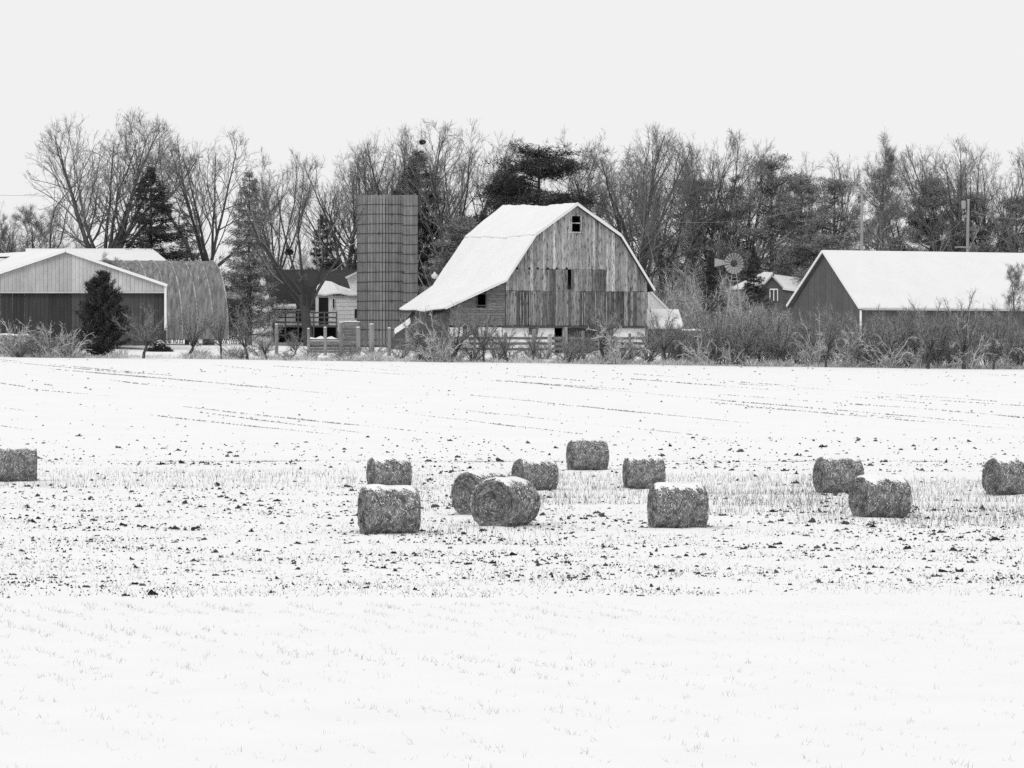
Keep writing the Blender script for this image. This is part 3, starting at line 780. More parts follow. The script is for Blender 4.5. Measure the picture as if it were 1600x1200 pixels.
def grow(seed, sp):
    """returns strands per level and twig arrays, for a tree of height about 1.0 * sp['h']"""
    g = np.random.default_rng(seed); S = {0: [], 1: [], 2: [], 3: []}; tb = []; td = []; tl = []
    H = sp['h']; ev = sp.get('env')
    def reach(q, d):                            # distance from q along d to the rounded crown envelope
        rad = np.array([ev[0], ev[0], ev[2]]) * H; a = (q - np.array([0, 0, ev[1] * H])) / rad; b = d / rad
        A, B_, C_ = b @ b, a @ b, a @ a - 1; disc = B_ * B_ - A * C_
        return 0.0 if disc < 0 else max(0.0, (-B_ + math.sqrt(disc)) / A)
    def br(p, d, L, r, lev):
        n = (8, 8, 6, 4)[lev]; pts = [p]; dd = unit(d)
        for i in range(n):
            dd = unit(dd + g.normal(size=3) * sp['wander'][lev] + np.array([0, 0, sp['up'][lev]]))
            p = p + dd * L / n; pts.append(p)
        pts = np.array(pts); rr = np.linspace(r, r * sp['taper'][lev], n + 1); S[lev].append((pts, rr))
        if lev < 3:
            k = sp['n'][lev]; k = max(2, int(round(k * g.uniform(.8, 1.2))))
            for j in range(k):
                t = sp['start'][lev] + (1 - sp['start'][lev]) * ((j + g.uniform(.1, .9)) / k) ** .85
                f = t * n; i = min(int(f), n - 1); q = pts[i] + (pts[i + 1] - pts[i]) * (f - i)
                a = R(g.normal(sp['ang'][lev], sp['ang'][lev] * .25)); cd = rot_about(pts[i + 1] - pts[i], a, g)
                rl = sp['len'][lev] * L * (1 - sp['fall'][lev] * t) * g.uniform(.75, 1.2)
                if ev:
                    t_ = reach(q, unit(cd + np.array([0, 0, .25 if lev == 0 else .1])))
                    rl = t_ * g.uniform(.88, 1.03) if lev == 0 else min(rl, t_ * g.uniform(.8, 1.05))
                    if rl < .45: continue
                br(q, cd, rl, max(.011, rr[i] * sp['rr'][lev]), lev + 1)
        else:
            m = sp['twigs']; t = g.uniform(.1, 1, m) * n; i = np.minimum(t.astype(int), n - 1)
            q = pts[i] + (pts[i + 1] - pts[i]) * (t - i)[:, None]; ax = pts[i + 1] - pts[i]; ax /= np.linalg.norm(ax, axis=1)[:, None]
            s = g.normal(size=(m, 3)); dv = ax + s * sp['tspread'] + [0, 0, sp['tup']]; dv /= np.linalg.norm(dv, axis=1)[:, None]
            tb.append(q); td.append(dv); tl.append(g.uniform(.4, 1.0, m) * sp['tlen'])
    br(np.zeros(3), np.array([sp.get('lean', 0), 0, 1.0]), H * sp['trunk'], sp['r'], 0)
    B, D, L = np.concatenate(tb), np.concatenate(td), np.concatenate(tl)
    S[3] = S[3] or S[2][:1]
    b2, d2, l2 = [B], [D], [L]
    for _ in range(sp.get('sub', 2)):
        n = len(B); t = g.uniform(.3, .9, n)[:, None]; dv = D + g.normal(size=(n, 3)) * .38 + [0, 0, .08]; dv /= np.linalg.norm(dv, axis=1)[:, None]
        b2.append(B + D * L[:, None] * t); d2.append(dv); l2.append(L * g.uniform(.4, .75, n))
    return S, np.concatenate(b2), np.concatenate(d2), np.concatenate(l2)

def strands_arrays(lst, sides):
    V, F_, k = [], [], 0
    for p, r in lst:
        v, f = tube_arrays(p, r, sides); V.append(v); F_.append(f + k); k += len(v)
    return np.concatenate(V), np.concatenate(F_)

def tri(f): return np.concatenate([f[:, [0, 1, 2]], f[:, [0, 2, 3]]], 0)

def bare_proto(seed, sp):
    S, B, D, L = grow(seed, sp)
    v0, f0 = strands_arrays(S[0], 8); v1, f1 = strands_arrays(S[1], 5)
    tr = mesh_np('trunk', np.concatenate([v0, v1]), np.concatenate([f0, f1 + len(v0)]), True); tr.materials.append(MT[sp.get('bark', 'bark')])
    v2, f2 = strands_arrays(S[2], 4); v3, f3 = strands_arrays(S[3], 3); v4, f4 = cones(B, B + D * L[:, None], sp['tr'])
    V = np.concatenate([v2, v3, v4]); F_ = np.concatenate([tri(f2), tri(f3) + len(v2), f4 + len(v2) + len(v3)])
    cr = mesh_np('crown', V, F_); cr.materials.append(MT[sp.get('twig', 'twig')])
    allv = np.concatenate([v1, V]); zt = np.percentile(allv[:, 2], 99.7); wx = np.percentile(np.abs(allv[:, 0]), 97) * 2
    return {'parts': [('trunk', tr), ('crown', cr)], 'h': zt, 'w': wx}

VASE = dict(h=20, trunk=.36, r=.62, n=(10, 11, 8), start=(.60, .20, .15), ang=(38, 34, 34), len=(1.85, .50, .48), fall=(.05, .35, .30), env=(.40, .62, .39),
            rr=(.38, .48, .55), taper=(.80, .16, .3, .4), wander=(.04, .085, .14, .18), up=(.04, .065, .05, .04), twigs=7, tspread=.45, tup=.08, tlen=.72, tr=.0098)
ROUND = dict(VASE, trunk=.50, n=(13, 9, 8), start=(.42, .2, .15), ang=(52, 42, 38), fall=(.35, .4, .35), up=(.03, .09, .05, .03), wander=(.05, .13, .18, .22), r=.45, env=(.37, .64, .37))
SLIM = dict(VASE, env=None, trunk=.80, n=(15, 6, 6), start=(.28, .25, .15), ang=(38, 34, 34), len=(.45, .45, .5), fall=(.55, .4, .35), r=.30, tlen=.85, up=(.05, .08, .06, .05), twigs=9, taper=(.2, .25, .3, .4))
BROOM = dict(VASE, env=(.28, .62, .39), trunk=.38, n=(12, 9, 8), start=(.5, .22, .2), ang=(27, 25, 27), len=(1.7, .42, .5), r=.45, rr=(.40, .5, .55), up=(.05, .05, .05, .05))
WILD = dict(VASE, env=(.55, .58, .44), trunk=.24, n=(6, 8, 7), start=(.5, .25, .2), ang=(42, 38, 40), len=(3.1, .48, .5), r=.52, wander=(.08, .15, .2, .22), up=(.05, .05, .04, .02), lean=.1)
PROTO = {
 'vase1': bare_proto(1, VASE), 'vase2': bare_proto(29, VASE), 'vase3': bare_proto(28, VASE), 'vase4': bare_proto(25, VASE), 'yard': bare_proto(23, dict(VASE, trunk=.30, r=.72, n=(7, 6, 5), start=(.5, .3, .2), ang=(38, 34, 36), len=(2.1, .45, .5), twigs=6, lean=-.16, env=(.45, .62, .40), bark='shrub_stem')), 'round1': bare_proto(3, ROUND), 'round2': bare_proto(4, ROUND),
 'slim1': bare_proto(5, SLIM), 'slim2': bare_proto(6, dict(SLIM, lean=.12)), 'broom1': bare_proto(30, BROOM), 'broom2': bare_proto(34, BROOM),
 'wild1': bare_proto(36, WILD), 'wild2': bare_proto(37, WILD),
 'dark1': bare_proto(41, dict(WILD, r=.60, n=(5, 6, 6), twigs=6, bark='shrub_stem')), 'pale1': bare_proto(11, dict(WILD, twigs=4, n=(5, 4, 5), bark='pale_bark', twig='twig_grey', r=.36, sub=1)),
}

def conifer_proto(seed, h, w, kind, m, n_whorl=26, dens=1.0):
    g = np.random.default_rng(seed)
    tv, tf = strands_arrays([(np.array([[0, 0, 0], [.05, .02, h * .5], [0, 0, h * .97]]), np.array([h * .018, h * .011, h * .002]))], 7)
    Bb, Tt, Ww = [], [], []; SB = []
    if kind in ('spruce', 'cedar'):
        z0 = .06 if kind == 'spruce' else .01
        for k in range(n_whorl):
            t = z0 + (1 - z0) * (k + g.uniform(0, 1)) / n_whorl
            prof = (1 - t) ** (.8 if kind == 'spruce' else .66) * w / 2
            if kind == 'cedar': prof *= min(1, .62 + t * 2.2)
            nb = int(5 + 4 * (1 - t)); wh = g.uniform(.8, 1.1)
            for j in range(nb):
                a = g.uniform(0, 6.283); L = prof * wh * g.uniform(.55, 1.15) + .15
                dz = (g.uniform(-.25, .10) if kind == 'spruce' else g.uniform(.25, .75))
                e = np.array([math.cos(a), math.sin(a), dz]); p0 = np.array([0, 0, h * t]); q = np.linspace(0, 1, 5)[:, None]
                cur = p0 + e * L * q + np.array([0, 0, (.18 if kind == 'spruce' else .1) * L]) * q ** 2.2
                SB.append((cur, np.linspace(.035, .008, 5)))
                m_ = int((22 + 62 * L) * dens)
                tt = g.uniform(.12, 1, m_) ** .75; i = np.minimum((tt * 4).astype(int), 3); base = cur[i] + (cur[i + 1] - cur[i]) * (tt * 4 - i)[:, None]
                side = np.array([-e[1], e[0], 0.0]); base = base + side * (g.uniform(-.42, .42, m_) * L * (1.08 - tt))[:, None] + g.normal(size=(m_, 3)) * [.05, .05, .09]
                out_ = unit(e) * .8 + g.normal(size=(m_, 3)) * [.55, .55, .35]
                out_[:, 2] += (-.30 if kind == 'spruce' else .55)
                out_ /= np.linalg.norm(out_, axis=1)[:, None]
                l = g.uniform(.12, .38, m_) * (.8 if kind == 'cedar' else 1)
                Bb.append(base); Tt.append(base + out_ * l[:, None]); Ww.append(g.uniform(.013, .034, m_))
    else:                                       # pine: tiers of long boughs ending in flat plates of tufts
        tiers = n_whorl // 5
        for k in range(tiers):
            t0 = .22 + .76 * (k + g.uniform(.2, .8)) / tiers; nb = int(g.integers(4, 8)); a0 = g.uniform(0, 6.283)
            for j in range(nb):
                a = a0 + j * 6.283 / nb + g.normal() * .3; t = min(.985, t0 + g.normal() * .035)
                prof = w / 2 * (1.0 - .80 * max(0, (t - .35) / .65) ** 1.2) * g.uniform(.45, 1.15)
                e = np.array([math.cos(a), math.sin(a), g.uniform(.0, .30) + .5 * max(0, t - .75)]); p0 = np.array([0, 0, h * t * .95]); q = np.linspace(0, 1, 6)[:, None]
                rise = g.uniform(.1, .35) * prof
                cur = p0 + e * prof * q + np.array([0, 0, rise]) * q ** 2 + g.normal(size=(6, 3)) * .08 * q
                SB.append((cur, np.linspace(.07, .012, 6)))
                for _ in range(int((4 + 4.2 * prof) * dens)):
                    tt = g.uniform(.30, 1.02) ** .7; c = p0 + e * prof * tt + np.array([0, 0, rise]) * tt ** 2 + g.normal(size=3) * [.45, .45, .13]
                    m_ = 44; dv = g.normal(size=(m_, 3)); dv[:, 2] = dv[:, 2] * .7 + .5; dv /= np.linalg.norm(dv, axis=1)[:, None]
                    b0 = c + g.normal(size=(m_, 3)) * [.24, .24, .08]
                    Bb.append(b0); Tt.append(b0 + dv * g.uniform(.2, .42, m_)[:, None]); Ww.append(g.uniform(.012, .028, m_))
    v1, f1 = strands_arrays(SB, 3)
    tr = mesh_np('trunk', np.concatenate([tv, v1]), np.concatenate([tf, f1 + len(tv)])); tr.materials.append(MT['bark'])
    v, f = blades(np.concatenate(Bb), np.concatenate(Tt), np.concatenate(Ww), g)
    cr = mesh_np('crown', v, f); cr.materials.append(MT[m])
    return {'parts': [('trunk', tr), ('crown', cr)], 'h': h, 'w': w}
PROTO.update({
 'spruce_dark': conifer_proto(31, 12, 7.5, 'spruce', 'needle_dark', 44, .9), 'spruce_mid': conifer_proto(32, 12, 8, 'spruce', 'needle_mid', 38, .8),
 'spruce_grey': conifer_proto(33, 12, 8, 'spruce', 'needle_grey', 40, .8),
 'pine_dark': conifer_proto(34, 14, 9, 'pine', 'needle_dark', 62, 1.05), 'pine_mid': conifer_proto(35, 14, 8, 'pine', 'needle_mid', 58, 1.0), 'pine_mid2': conifer_proto(36, 14, 9, 'pine', 'needle_mid', 46, .9),
 'pine_mid3': conifer_proto(39, 14, 7, 'pine', 'needle_mid', 52, .9),
 'pine_grey': conifer_proto(37, 14, 8, 'pine', 'needle_grey', 34, .8),
 'cedar': conifer_proto(38, 6.3, 4.6, 'cedar', 'needle_dark', 44, 1.7),
})

def place(name, key, px, ytop, d, wpx, label, cat='tree', group=None, rot=None, ybase=None):
    pr = PROTO[key]; x = (px - 800) * d / FPX; z = gz(x, d) - .1
    ht = CAMZ - (ytop - HOR) * d / FPX - z
    o = empty(name, (x, d, z), label, cat, group)
    k = ht / pr['h']; kw = float(np.clip((wpx * d / FPX) / pr['w'], (.8 if pr['w'] > 9 else .6) * k, 1.5 * k))
    o.scale = (kw, kw, k); o.rotation_euler = (0, 0, (hash_(px, ytop) * 6.283) if rot is None else rot)
    for nm, me in pr['parts']: new_obj(nm, me, o)
    return o
def hash_(a, b): return math.sin(a * 12.9898 + b * 78.233) * 43758.5453 % 1.0

G = 'bare trees behind the farm'
for row in [
 ('vase2', 172, 177, 372, 235, 'biggest bare spreading tree, its crown highest above the machine shed'),
 ('wild2', 78, 224, 376, 260, 'bare tree with limbs leaning left over the machine shed', 3.3),
 ('vase3', 326, 205, 368, 200, 'thick-trunked bare fan-shaped tree above the arched shed'),
 ('broom2', 432, 236, 374, 120, 'narrow bare tree just right of the fan-shaped tree by the arched shed'),
 ('broom1', 540, 230, 380, 170, 'bare many-stemmed tree rising directly left of the silo top'),
 ('vase4', 586, 238, 384, 160, 'bare tree with its crown just above the silo top'),
 ('broom2', 702, 192, 372, 170, 'tall bare broom-shaped tree between silo and barn ridge'),
 ('vase4', 648, 192, 378, 130, 'slim bare tree above the silo carrying a nest'),
 ('round2', 772, 216, 382, 150, 'bare tree partly behind the dark pine left of the barn peak'),
 ('wild1', 945, 205, 376, 190, 'bare tree with dark forked limbs just right of the barn peak'),
 ('vase1', 1000, 199, 372, 210, 'tallest bare tree right of the barn, twiggy rounded crown'),
 ('round2', 905, 232, 388, 130, 'faint bare tree behind the barn peak, beside the dark pine'),
 ('round1', 1050, 218, 384, 150, 'bare tree with a dense twiggy crown right of the barn'),
 ('vase4', 1118, 206, 390, 160, 'pale bare tree rising above the windmill'),
 ('broom1', 1165, 226, 394, 120, 'faint bare tree left of the broad pine'),
 ('broom2', 1290, 242, 390, 130, 'bare treetop between the two pines left of the straight pole'),
 ('slim2', 1366, 214, 372, 110, 'tall crooked bare tree rising just right of the straight pole'),
 ('wild2', 1420, 242, 384, 170, 'bare tree with a limb slanting right between the poles'),
 ('vase3', 1486, 216, 380, 170, 'tall bare tree left of the leaning pole'),
 ('broom1', 1548, 228, 382, 150, 'bare tree with upright limbs right of the leaning pole'),
 ('wild1', 1604, 226, 378, 160, 'bare crooked tree at the right edge'),
 ('slim2', 22, 326, 380, 80, 'small bare tree low behind the machine shed, left edge'),
 ('slim1', 54, 322, 384, 70, 'small straight bare tree behind the machine shed roof'),
 ('broom2', -20, 330, 378, 110, 'small bare tree cut off by the left edge'),
]:
    place('bare_tree', *row[:5], row[5], 'tree', G, *(row[6:] if len(row) > 6 else ()))
# nearer bare trees in the yard
place('bare_tree', 'yard', 482, 262, 339, 190, 'thick leaning yard tree in front of the white farmhouse', 'tree', 'bare trees in the yard', 1.2)
place('bare_tree', 'dark1', 1008, 268, 350, 190, 'dark bare tree with a long arching limb right of the barn roof', 'tree', 'bare trees in the yard', 0.3)
place('bare_tree', 'slim1', 1585, 412, 318, 34, 'small dark upright sapling against the long shed roof', 'tree', 'bare trees in the yard')
place('bare_tree', 'slim2', 188, 396, 335, 60, 'small bare tree behind the machine shed gable', 'tree', 'bare trees in the yard')
place('pale_tree', 'pale1', 693, 322, 362, 60, 'pale-barked bare tree between silo and barn roof', 'tree', None, 2.0)
place('pale_tree', 'pale1', 1185, 340, 386, 190, 'pale bare limbs spreading behind the windmill', 'tree', None, .6)
place('pale_tree', 'pale1', 1102, 392, 350, 90, 'low pale bare limbs left of the windmill wheel', 'tree', None, 2.6)
place('pale_tree', 'pale1', 1400, 330, 362, 80, 'pale crooked dead tree above the long shed roof', 'tree', None, 4.2)

GE = 'evergreens around the farm'
for row in [
 ('cedar_tree', 'spruce_dark', 236, 262, 362, 215, 'dark cone-shaped evergreen between the two big bare trees'),
 ('spruce_tree', 'spruce_grey', 390, 266, 345, 150, 'thin grey drooping spruce between arched shed and farmhouse'),
 ('spruce_tree', 'spruce_dark', 505, 336, 360, 110, 'small dark spruce top left of the silo'),
 ('spruce_tree', 'spruce_dark', 655, 236, 376, 225, 'dark spruce directly behind the silo top'),
 ('pine_tree', 'pine_dark', 842, 216, 366, 265, 'large dark pine behind the barn ridge'),
 ('pine_tree', 'pine_dark', 792, 262, 372, 170, 'dark ragged pine low on the left flank of the large dark pine'),
 ('pine_tree', 'pine_mid', 722, 325, 362, 150, 'dark low pine between silo and barn roof'),
 ('pine_tree', 'pine_mid3', 1085, 262, 392, 170, 'grey-green pine behind the bare trees left of the windmill'),
 ('pine_tree', 'pine_mid2', 1205, 234, 380, 190, 'broad tall pine left of the long shed peak'),
 ('pine_tree', 'pine_mid', 1252, 254, 388, 130, 'pine directly right of the broad tall pine'),
 ('pine_tree', 'pine_mid3', 1304, 260, 374, 140, 'open layered pine above the long shed peak'),
 ('pine_tree', 'pine_mid2', 1380, 252, 378, 120, 'ragged pine just right of the straight pole'),
 ('pine_tree', 'pine_mid', 1456, 258, 382, 150, 'dense pine between the two utility poles'),
 ('pine_tree', 'pine_mid3', 1516, 284, 380, 120, 'pine behind the leaning pole'),
 ('pine_tree', 'pine_mid', 1588, 290, 380, 130, 'low pine at the right edge'),
 ('spruce_tree', 'spruce_mid', 1150, 274, 394, 170, 'grey spruce behind the windmill'),
 ('cedar_tree', 'spruce_dark', 1112, 392, 352, 75, 'short dark evergreen left of the windmill wheel'),
 ('cedar_tree', 'spruce_dark', 1178, 390, 362, 90, 'short dark evergreen right of the windmill wheel'),
 ('pine_tree', 'pine_mid', 1262, 340, 386, 110, 'low dark pine behind the cottage'),
 ('spruce_tree', 'spruce_mid', 292, 335, 374, 140, 'dim spruce behind the arched shed'),
]:
    place(row[0], *row[1:6], row[6], 'tree', GE)
place('cedar_tree', 'cedar', 158, 428, 301, 100, 'dense dark cedar standing at the field edge before the machine shed', 'tree')

# nests
for nm, px, py, d, rr, lab in (('bird_nest', 660, 222, 377, .28, 'dark twig nest high above the silo'), ('bird_nest', 452, 394, 336, .34, 'dark twig nest low in the yard tree by the farmhouse')):
    c = P(px, py, d); n = 500; u_ = rng.normal(size=(n, 3)); u_ /= np.linalg.norm(u_, axis=1)[:, None]
    b0 = u_ * rr * rng.uniform(.3, 1, n)[:, None] * [1, 1, .6]; t0 = np.cross(u_, rng.normal(size=(n, 3))); t0 /= np.linalg.norm(t0, axis=1)[:, None]
    v, f = cones(b0 - t0 * .2, b0 + t0 * .25, .02)
    o = new_obj(nm, mesh_np(nm, v, f), None, 'nest'); o.location = tuple(c); tag(o, lab, 'nest', 'bird nests in bare trees')

# ------------------------------------------------------------------ brush wood behind the farm: one mass
def sapling_arrays(seed, h, m=900):
    g = np.random.default_rng(seed); k = 7
    Bs, Ts, Rs = [], [], []
    for i in range(k):
        p = np.array([g.normal() * .35, g.normal() * .35, 0]); d = unit([g.normal() * .22, g.normal() * .22, 1]); L = h * g.uniform(.55, 1)
        n = 7; pts = [p]
        for j in range(n): d = unit(d + g.normal(size=3) * .13 + [0, 0, .04]); p = p + d * L / n; pts.append(p)
        pts = np.array(pts); Bs.append(pts[:-1]); Ts.append(pts[:-1] + (pts[1:] - pts[:-1]) * 1.12); Rs.append(np.linspace(.045, .016, n))
        q = m // k; t = g.uniform(.12, 1, q) * n; ii = np.minimum(t.astype(int), n - 1); b = pts[ii] + (pts[ii + 1] - pts[ii]) * (t - ii)[:, None]
        dv = (pts[ii + 1] - pts[ii]); dv /= np.linalg.norm(dv, axis=1)[:, None]; dv = dv + g.normal(size=(q, 3)) * .55 + [0, 0, .15]; dv /= np.linalg.norm(dv, axis=1)[:, None]
        l = g.uniform(.4, 1.3, q) * h / 8; Bs.append(b); Ts.append(b + dv * l[:, None]); Rs.append(np.full(q, .014))
        b2 = b + dv * l[:, None] * g.uniform(.3, .9, q)[:, None]; dv2 = dv + g.normal(size=(q, 3)) * .5; dv2 /= np.linalg.norm(dv2, axis=1)[:, None]
        Bs.append(b2); Ts.append(b2 + dv2 * (l * .6)[:, None]); Rs.append(np.full(q, .011))
    return cones(np.concatenate(Bs), np.concatenate(Ts), np.concatenate(Rs))
SAP = [sapling_arrays(50 + i, 8.0, 620) for i in range(5)]
def brush(name, spots, label, m):
    V, F_, k = [], [], 0
    for i, (px, yt, d, wd) in enumerate(spots):
        v, f = SAP[i % 5]; x = (px - 800) * d / FPX; z = gz(x, d) - .1; a = rng.uniform(0, 6.28)
        ht = CAMZ - (yt - HOR) * d / FPX - z; s = ht / 8.0; sx = wd / 3.0
        q = v * [sx, sx, s]; q = np.stack([q[:, 0] * math.cos(a) - q[:, 1] * math.sin(a) + x, q[:, 0] * math.sin(a) + q[:, 1] * math.cos(a) + d, q[:, 2] + z], -1)
        V.append(q); F_.append(f + k); k += len(q)
    o = new_obj(name, mesh_np(name, np.concatenate(V), np.concatenate(F_)), None, m); tag(o, label, None, None, 'stuff')
sp = []
for x0, x1, y0, y1, n in ((1030, 1640, 315, 385, 54), (640, 780, 300, 370, 16), (900, 1040, 320, 380, 14), (250, 470, 350, 400, 22), (100, 260, 345, 375, 18), (-20, 110, 335, 375, 12), (460, 570, 350, 400, 12), (1040, 1150, 400, 450, 12), (1150, 1290, 462, 490, 14)):
    for i in range(n):
        px = x0 + (x1 - x0) * (i + rng.uniform(0, 1)) / n
        sp.append((px, rng.uniform(y0, y1), rng.uniform(383, 412) if y0 < 385 else rng.uniform(346, 360), rng.uniform(3.0, 5.0)))
brush('brushwood', sp, 'grey tangled brushwood filling the gaps between trees behind the farm', 'twig_grey')

# ------------------------------------------------------------------ hedgerow shrubs along the field edge
def shrub_proto(seed, h, w, stems, m, twigs, arch=.0, trunk=0.0, curl=.0, tr=.010):
    g = np.random.default_rng(seed); ST_ = []; B, T, Rr = [], [], []
    root = np.zeros(3)
    if trunk:
        pts = np.array([[0, 0, -.1], [g.normal() * .08, 0, h * trunk * .5], [g.normal() * .2, g.normal() * .1, h * trunk]]); ST_.append((pts, np.array([.12, .10, .09]))); root = pts[-1]
    for i in range(stems):
        a = g.uniform(0, 6.283); tilt = g.uniform(.1, .9) * w / h
        d = unit([math.cos(a) * tilt, math.sin(a) * tilt, 1]); p = root + (np.zeros(3) if trunk else np.array([g.normal() * .2, g.normal() * .2, -.1]))
        L = (h * (1 - trunk)) * g.uniform(.65, 1.15); n = 8; pts = [p]
        for j in range(n):
            d = unit(d + g.normal(size=3) * (.14 + curl) + np.array([math.cos(a) * .08, math.sin(a) * .08, .03 - arch * j / n])); p = p + d * L / n; pts.append(p)
        pts = np.array(pts); ST_.append((pts, np.linspace(.045 if trunk else .026, .010, n + 1)))
        t = g.uniform(.15, 1, twigs) * n; ii = np.minimum(t.astype(int), n - 1); b = pts[ii] + (pts[ii + 1] - pts[ii]) * (t - ii)[:, None]
        dv = pts[ii + 1] - pts[ii]; dv /= np.linalg.norm(dv, axis=1)[:, None]; dv = dv + g.normal(size=(twigs, 3)) * .6 + [0, 0, .12 - arch * .5]; dv /= np.linalg.norm(dv, axis=1)[:, None]
        l = g.uniform(.25, .95, twigs) * h / 4.5
        B.append(b); T.append(b + dv * l[:, None]); Rr.append(np.full(twigs, tr))
        for _ in range(2):
            b2 = b + dv * l[:, None] * g.uniform(.25, .9, twigs)[:, None]; d2 = dv + g.normal(size=(twigs, 3)) * .6 + [0, 0, .05]; d2 /= np.linalg.norm(d2, axis=1)[:, None]
            B.append(b2); T.append(b2 + d2 * (l * g.uniform(.35, .7, twigs))[:, None]); Rr.append(np.full(twigs, tr * .85))
    v1, f1 = strands_arrays(ST_, 4); st = mesh_np('stem', v1, f1); st.materials.append(MT['shrub_stem' if trunk or m == 'shrub_twig' else m])
    v2, f2 = cones(np.concatenate(B), np.concatenate(T), np.concatenate(Rr)); tw = mesh_np('crown', v2, f2); tw.materials.append(MT[m])
    return {'parts': [('trunk', st), ('crown', tw)], 'h': h, 'w': w * 1.3}
PROTO.update({
 'sapling1': shrub_proto(61, 3.2, 2.6, 9, 'shrub_twig', 60, trunk=.24), 'sapling2': shrub_proto(62, 3.2, 2.2, 10, 'shrub_twig', 60, trunk=.2), 'sapling3': shrub_proto(63, 3.2, 3.0, 9, 'shrub_twig', 70, trunk=.28, curl=.06),
 'bush1': shrub_proto(64, 3.0, 3.0, 18, 'shrub_twig', 45), 'bush2': shrub_proto(65, 3.0, 3.4, 20, 'shrub_twig', 45, curl=.05), 'bush3': shrub_proto(69, 3.0, 2.6, 22, 'shrub_twig', 42),
 'rose1': shrub_proto(66, 3.0, 3.6, 20, 'cane', 22, arch=.42, curl=.10, tr=.017), 'rose2': shrub_proto(67, 3.0, 3.0, 18, 'cane', 24, arch=.3, curl=.14, tr=.017),
 'weed': shrub_proto(68, 2.2, 2.4, 22, 'dry_grass', 16, arch=.25, tr=.012),
})
GS = 'saplings along the field edge'
for row in [
 ('sapling1', 224, 478, 299, 75, 'short bare sapling between the dark cedar and the white corner post'),
 ('sapling2', 294, 470, 299, 72, 'forked bare sapling just right of the white corner post'),
 ('sapling3', 346, 486, 299, 75, 'thorny bare sapling in front of the arched shed end'),
 ('sapling1', 387, 478, 299, 70, 'bare sapling below the grey spruce'),
 ('sapling2', 417, 516, 298, 50, 'small bare sapling at the first stout fence post'),
 ('sapling3', 455, 520, 300, 60, 'low bare sapling below the farmhouse deck'),
 ('sapling3', 656, 486, 298, 75, 'crooked bare sapling in front of the flared barn eave'),
 ('sapling2', 704, 480, 298, 85, 'leaning dark sapling below the small lean-to window'),
 ('sapling1', 756, 482, 298, 75, 'forked sapling in front of the barn left corner'),
 ('sapling2', 794, 500, 298, 50, 'slim sapling before the barn board wall, left part'),
 ('sapling1', 834, 506, 299, 46, 'slender sapling next to the bright fence post'),
 ('sapling3', 945, 478, 298, 100, 'twiggy sapling in front of the barn board wall, right part'),
 ('sapling2', 1012, 500, 299, 60, 'sapling by the barn right corner'),
 ('sapling1', 1040, 478, 300, 70, 'bare sapling in front of the small lean-to roof'),
 ('sapling3', 1108, 486, 299, 85, 'tangled sapling before the snow-topped low wall'),
 ('sapling2', 1160, 478, 298, 80, 'dark-stemmed sapling below the windmill'),
 ('sapling1', 1450, 470, 296, 90, 'dark-stemmed sapling in the middle of the thicket by the long shed'),
 ('sapling2', 1506, 462, 296, 80, 'upright dark-stemmed sapling in the thicket, below the leaning pole'),
 ('sapling3', 1552, 478, 296, 85, 'dark-stemmed sapling near the right edge'),
 ('sapling1', 1390, 480, 297, 80, 'sapling in the thicket below the shed corner trim'),
 ('sapling3', 1290, 478, 297, 85, 'sapling in the thicket below the shed gable peak'),
 ('sapling2', 1230, 484, 298, 80, 'sapling in the thicket left of the shed gable'),
]:
    place('sapling', *row[:5], row[5], 'sapling', GS)
GB = 'bare shrubs of the hedgerow'
i = 0
for x0, x1, n, y0, y1, lab, keys in (
    (1040, 1610, 44, 470, 515, 'bare twiggy shrub in the dense thicket before the long shed', ('bush1', 'bush2', 'bush3')),
    (650, 1030, 14, 508, 535, 'low bare shrub in the hedgerow before the barn', ('bush1', 'bush3')),
    (300, 640, 10, 526, 545, 'low bare shrub in the hedgerow left of the barn', ('bush2', 'bush3'))):
    for k in range(n):
        px = x0 + (x1 - x0) * (k + rng.uniform(.1, .9)) / n
        place('shrub', keys[k % len(keys)], px, rng.uniform(y0, y1), rng.uniform(298, 307), rng.uniform(55, 85), lab, 'shrub', lab.replace('bare twiggy shrub', 'shrubs').replace('low bare shrub', 'low shrubs'))
for px, yt, wd, key, lab in (
    (1392, 500, 95, 'rose1', 'pale arching bramble at the shed corner trim'), (1440, 498, 90, 'rose2', 'pale arching bramble in the middle before the long shed wall'), (1520, 478, 95, 'rose1', 'pale curling bramble before the long shed wall, below the leaning pole'),
    (1330, 470, 90, 'rose2', 'pale curling bramble across the shed gable'), (1270, 476, 80, 'rose1', 'pale bramble at the shed gable left corner'), (960, 466, 85, 'rose2', 'pale curling bramble reaching up the barn board wall'),
    (690, 476, 100, 'rose1', 'pale bramble hanging across the lean-to siding'), (655, 498, 60, 'rose2', 'small pale bramble beside the chute cover'), (1090, 500, 80, 'rose1', 'pale bramble beside the lean-to roof'), (1140, 505, 70, 'rose2', 'pale bramble at the windmill foot'),
    (1580, 500, 80, 'rose2', 'pale bramble at the right edge'), (1360, 552, 40, 'weed', 'pale matted weed mound at the foot of the thicket'), (1325, 556, 50, 'weed', 'low pale weed mound below the shed gable'),
    (82, 486, 90, 'weed', 'tall pale weeds left of the dark cedar'), (110, 500, 70, 'weed', 'pale weeds touching the dark cedar'), (20, 482, 80, 'weed', 'tall pale weeds at the left edge'), (60, 510, 80, 'bush2', 'bare shrub left of the cedar behind pale weeds'),
    (30, 515, 90, 'bush1', 'dark bare shrub over the old bale, left edge'), (110, 520, 70, 'bush3', 'bare shrub beside the dark cedar foot')):
    place('bramble' if 'bramble' in lab else ('weed_clump' if 'weed' in lab.split(' behind')[0] else 'shrub'), key, px, yt, rng.uniform(296.5, 299), wd, lab, 'shrub')

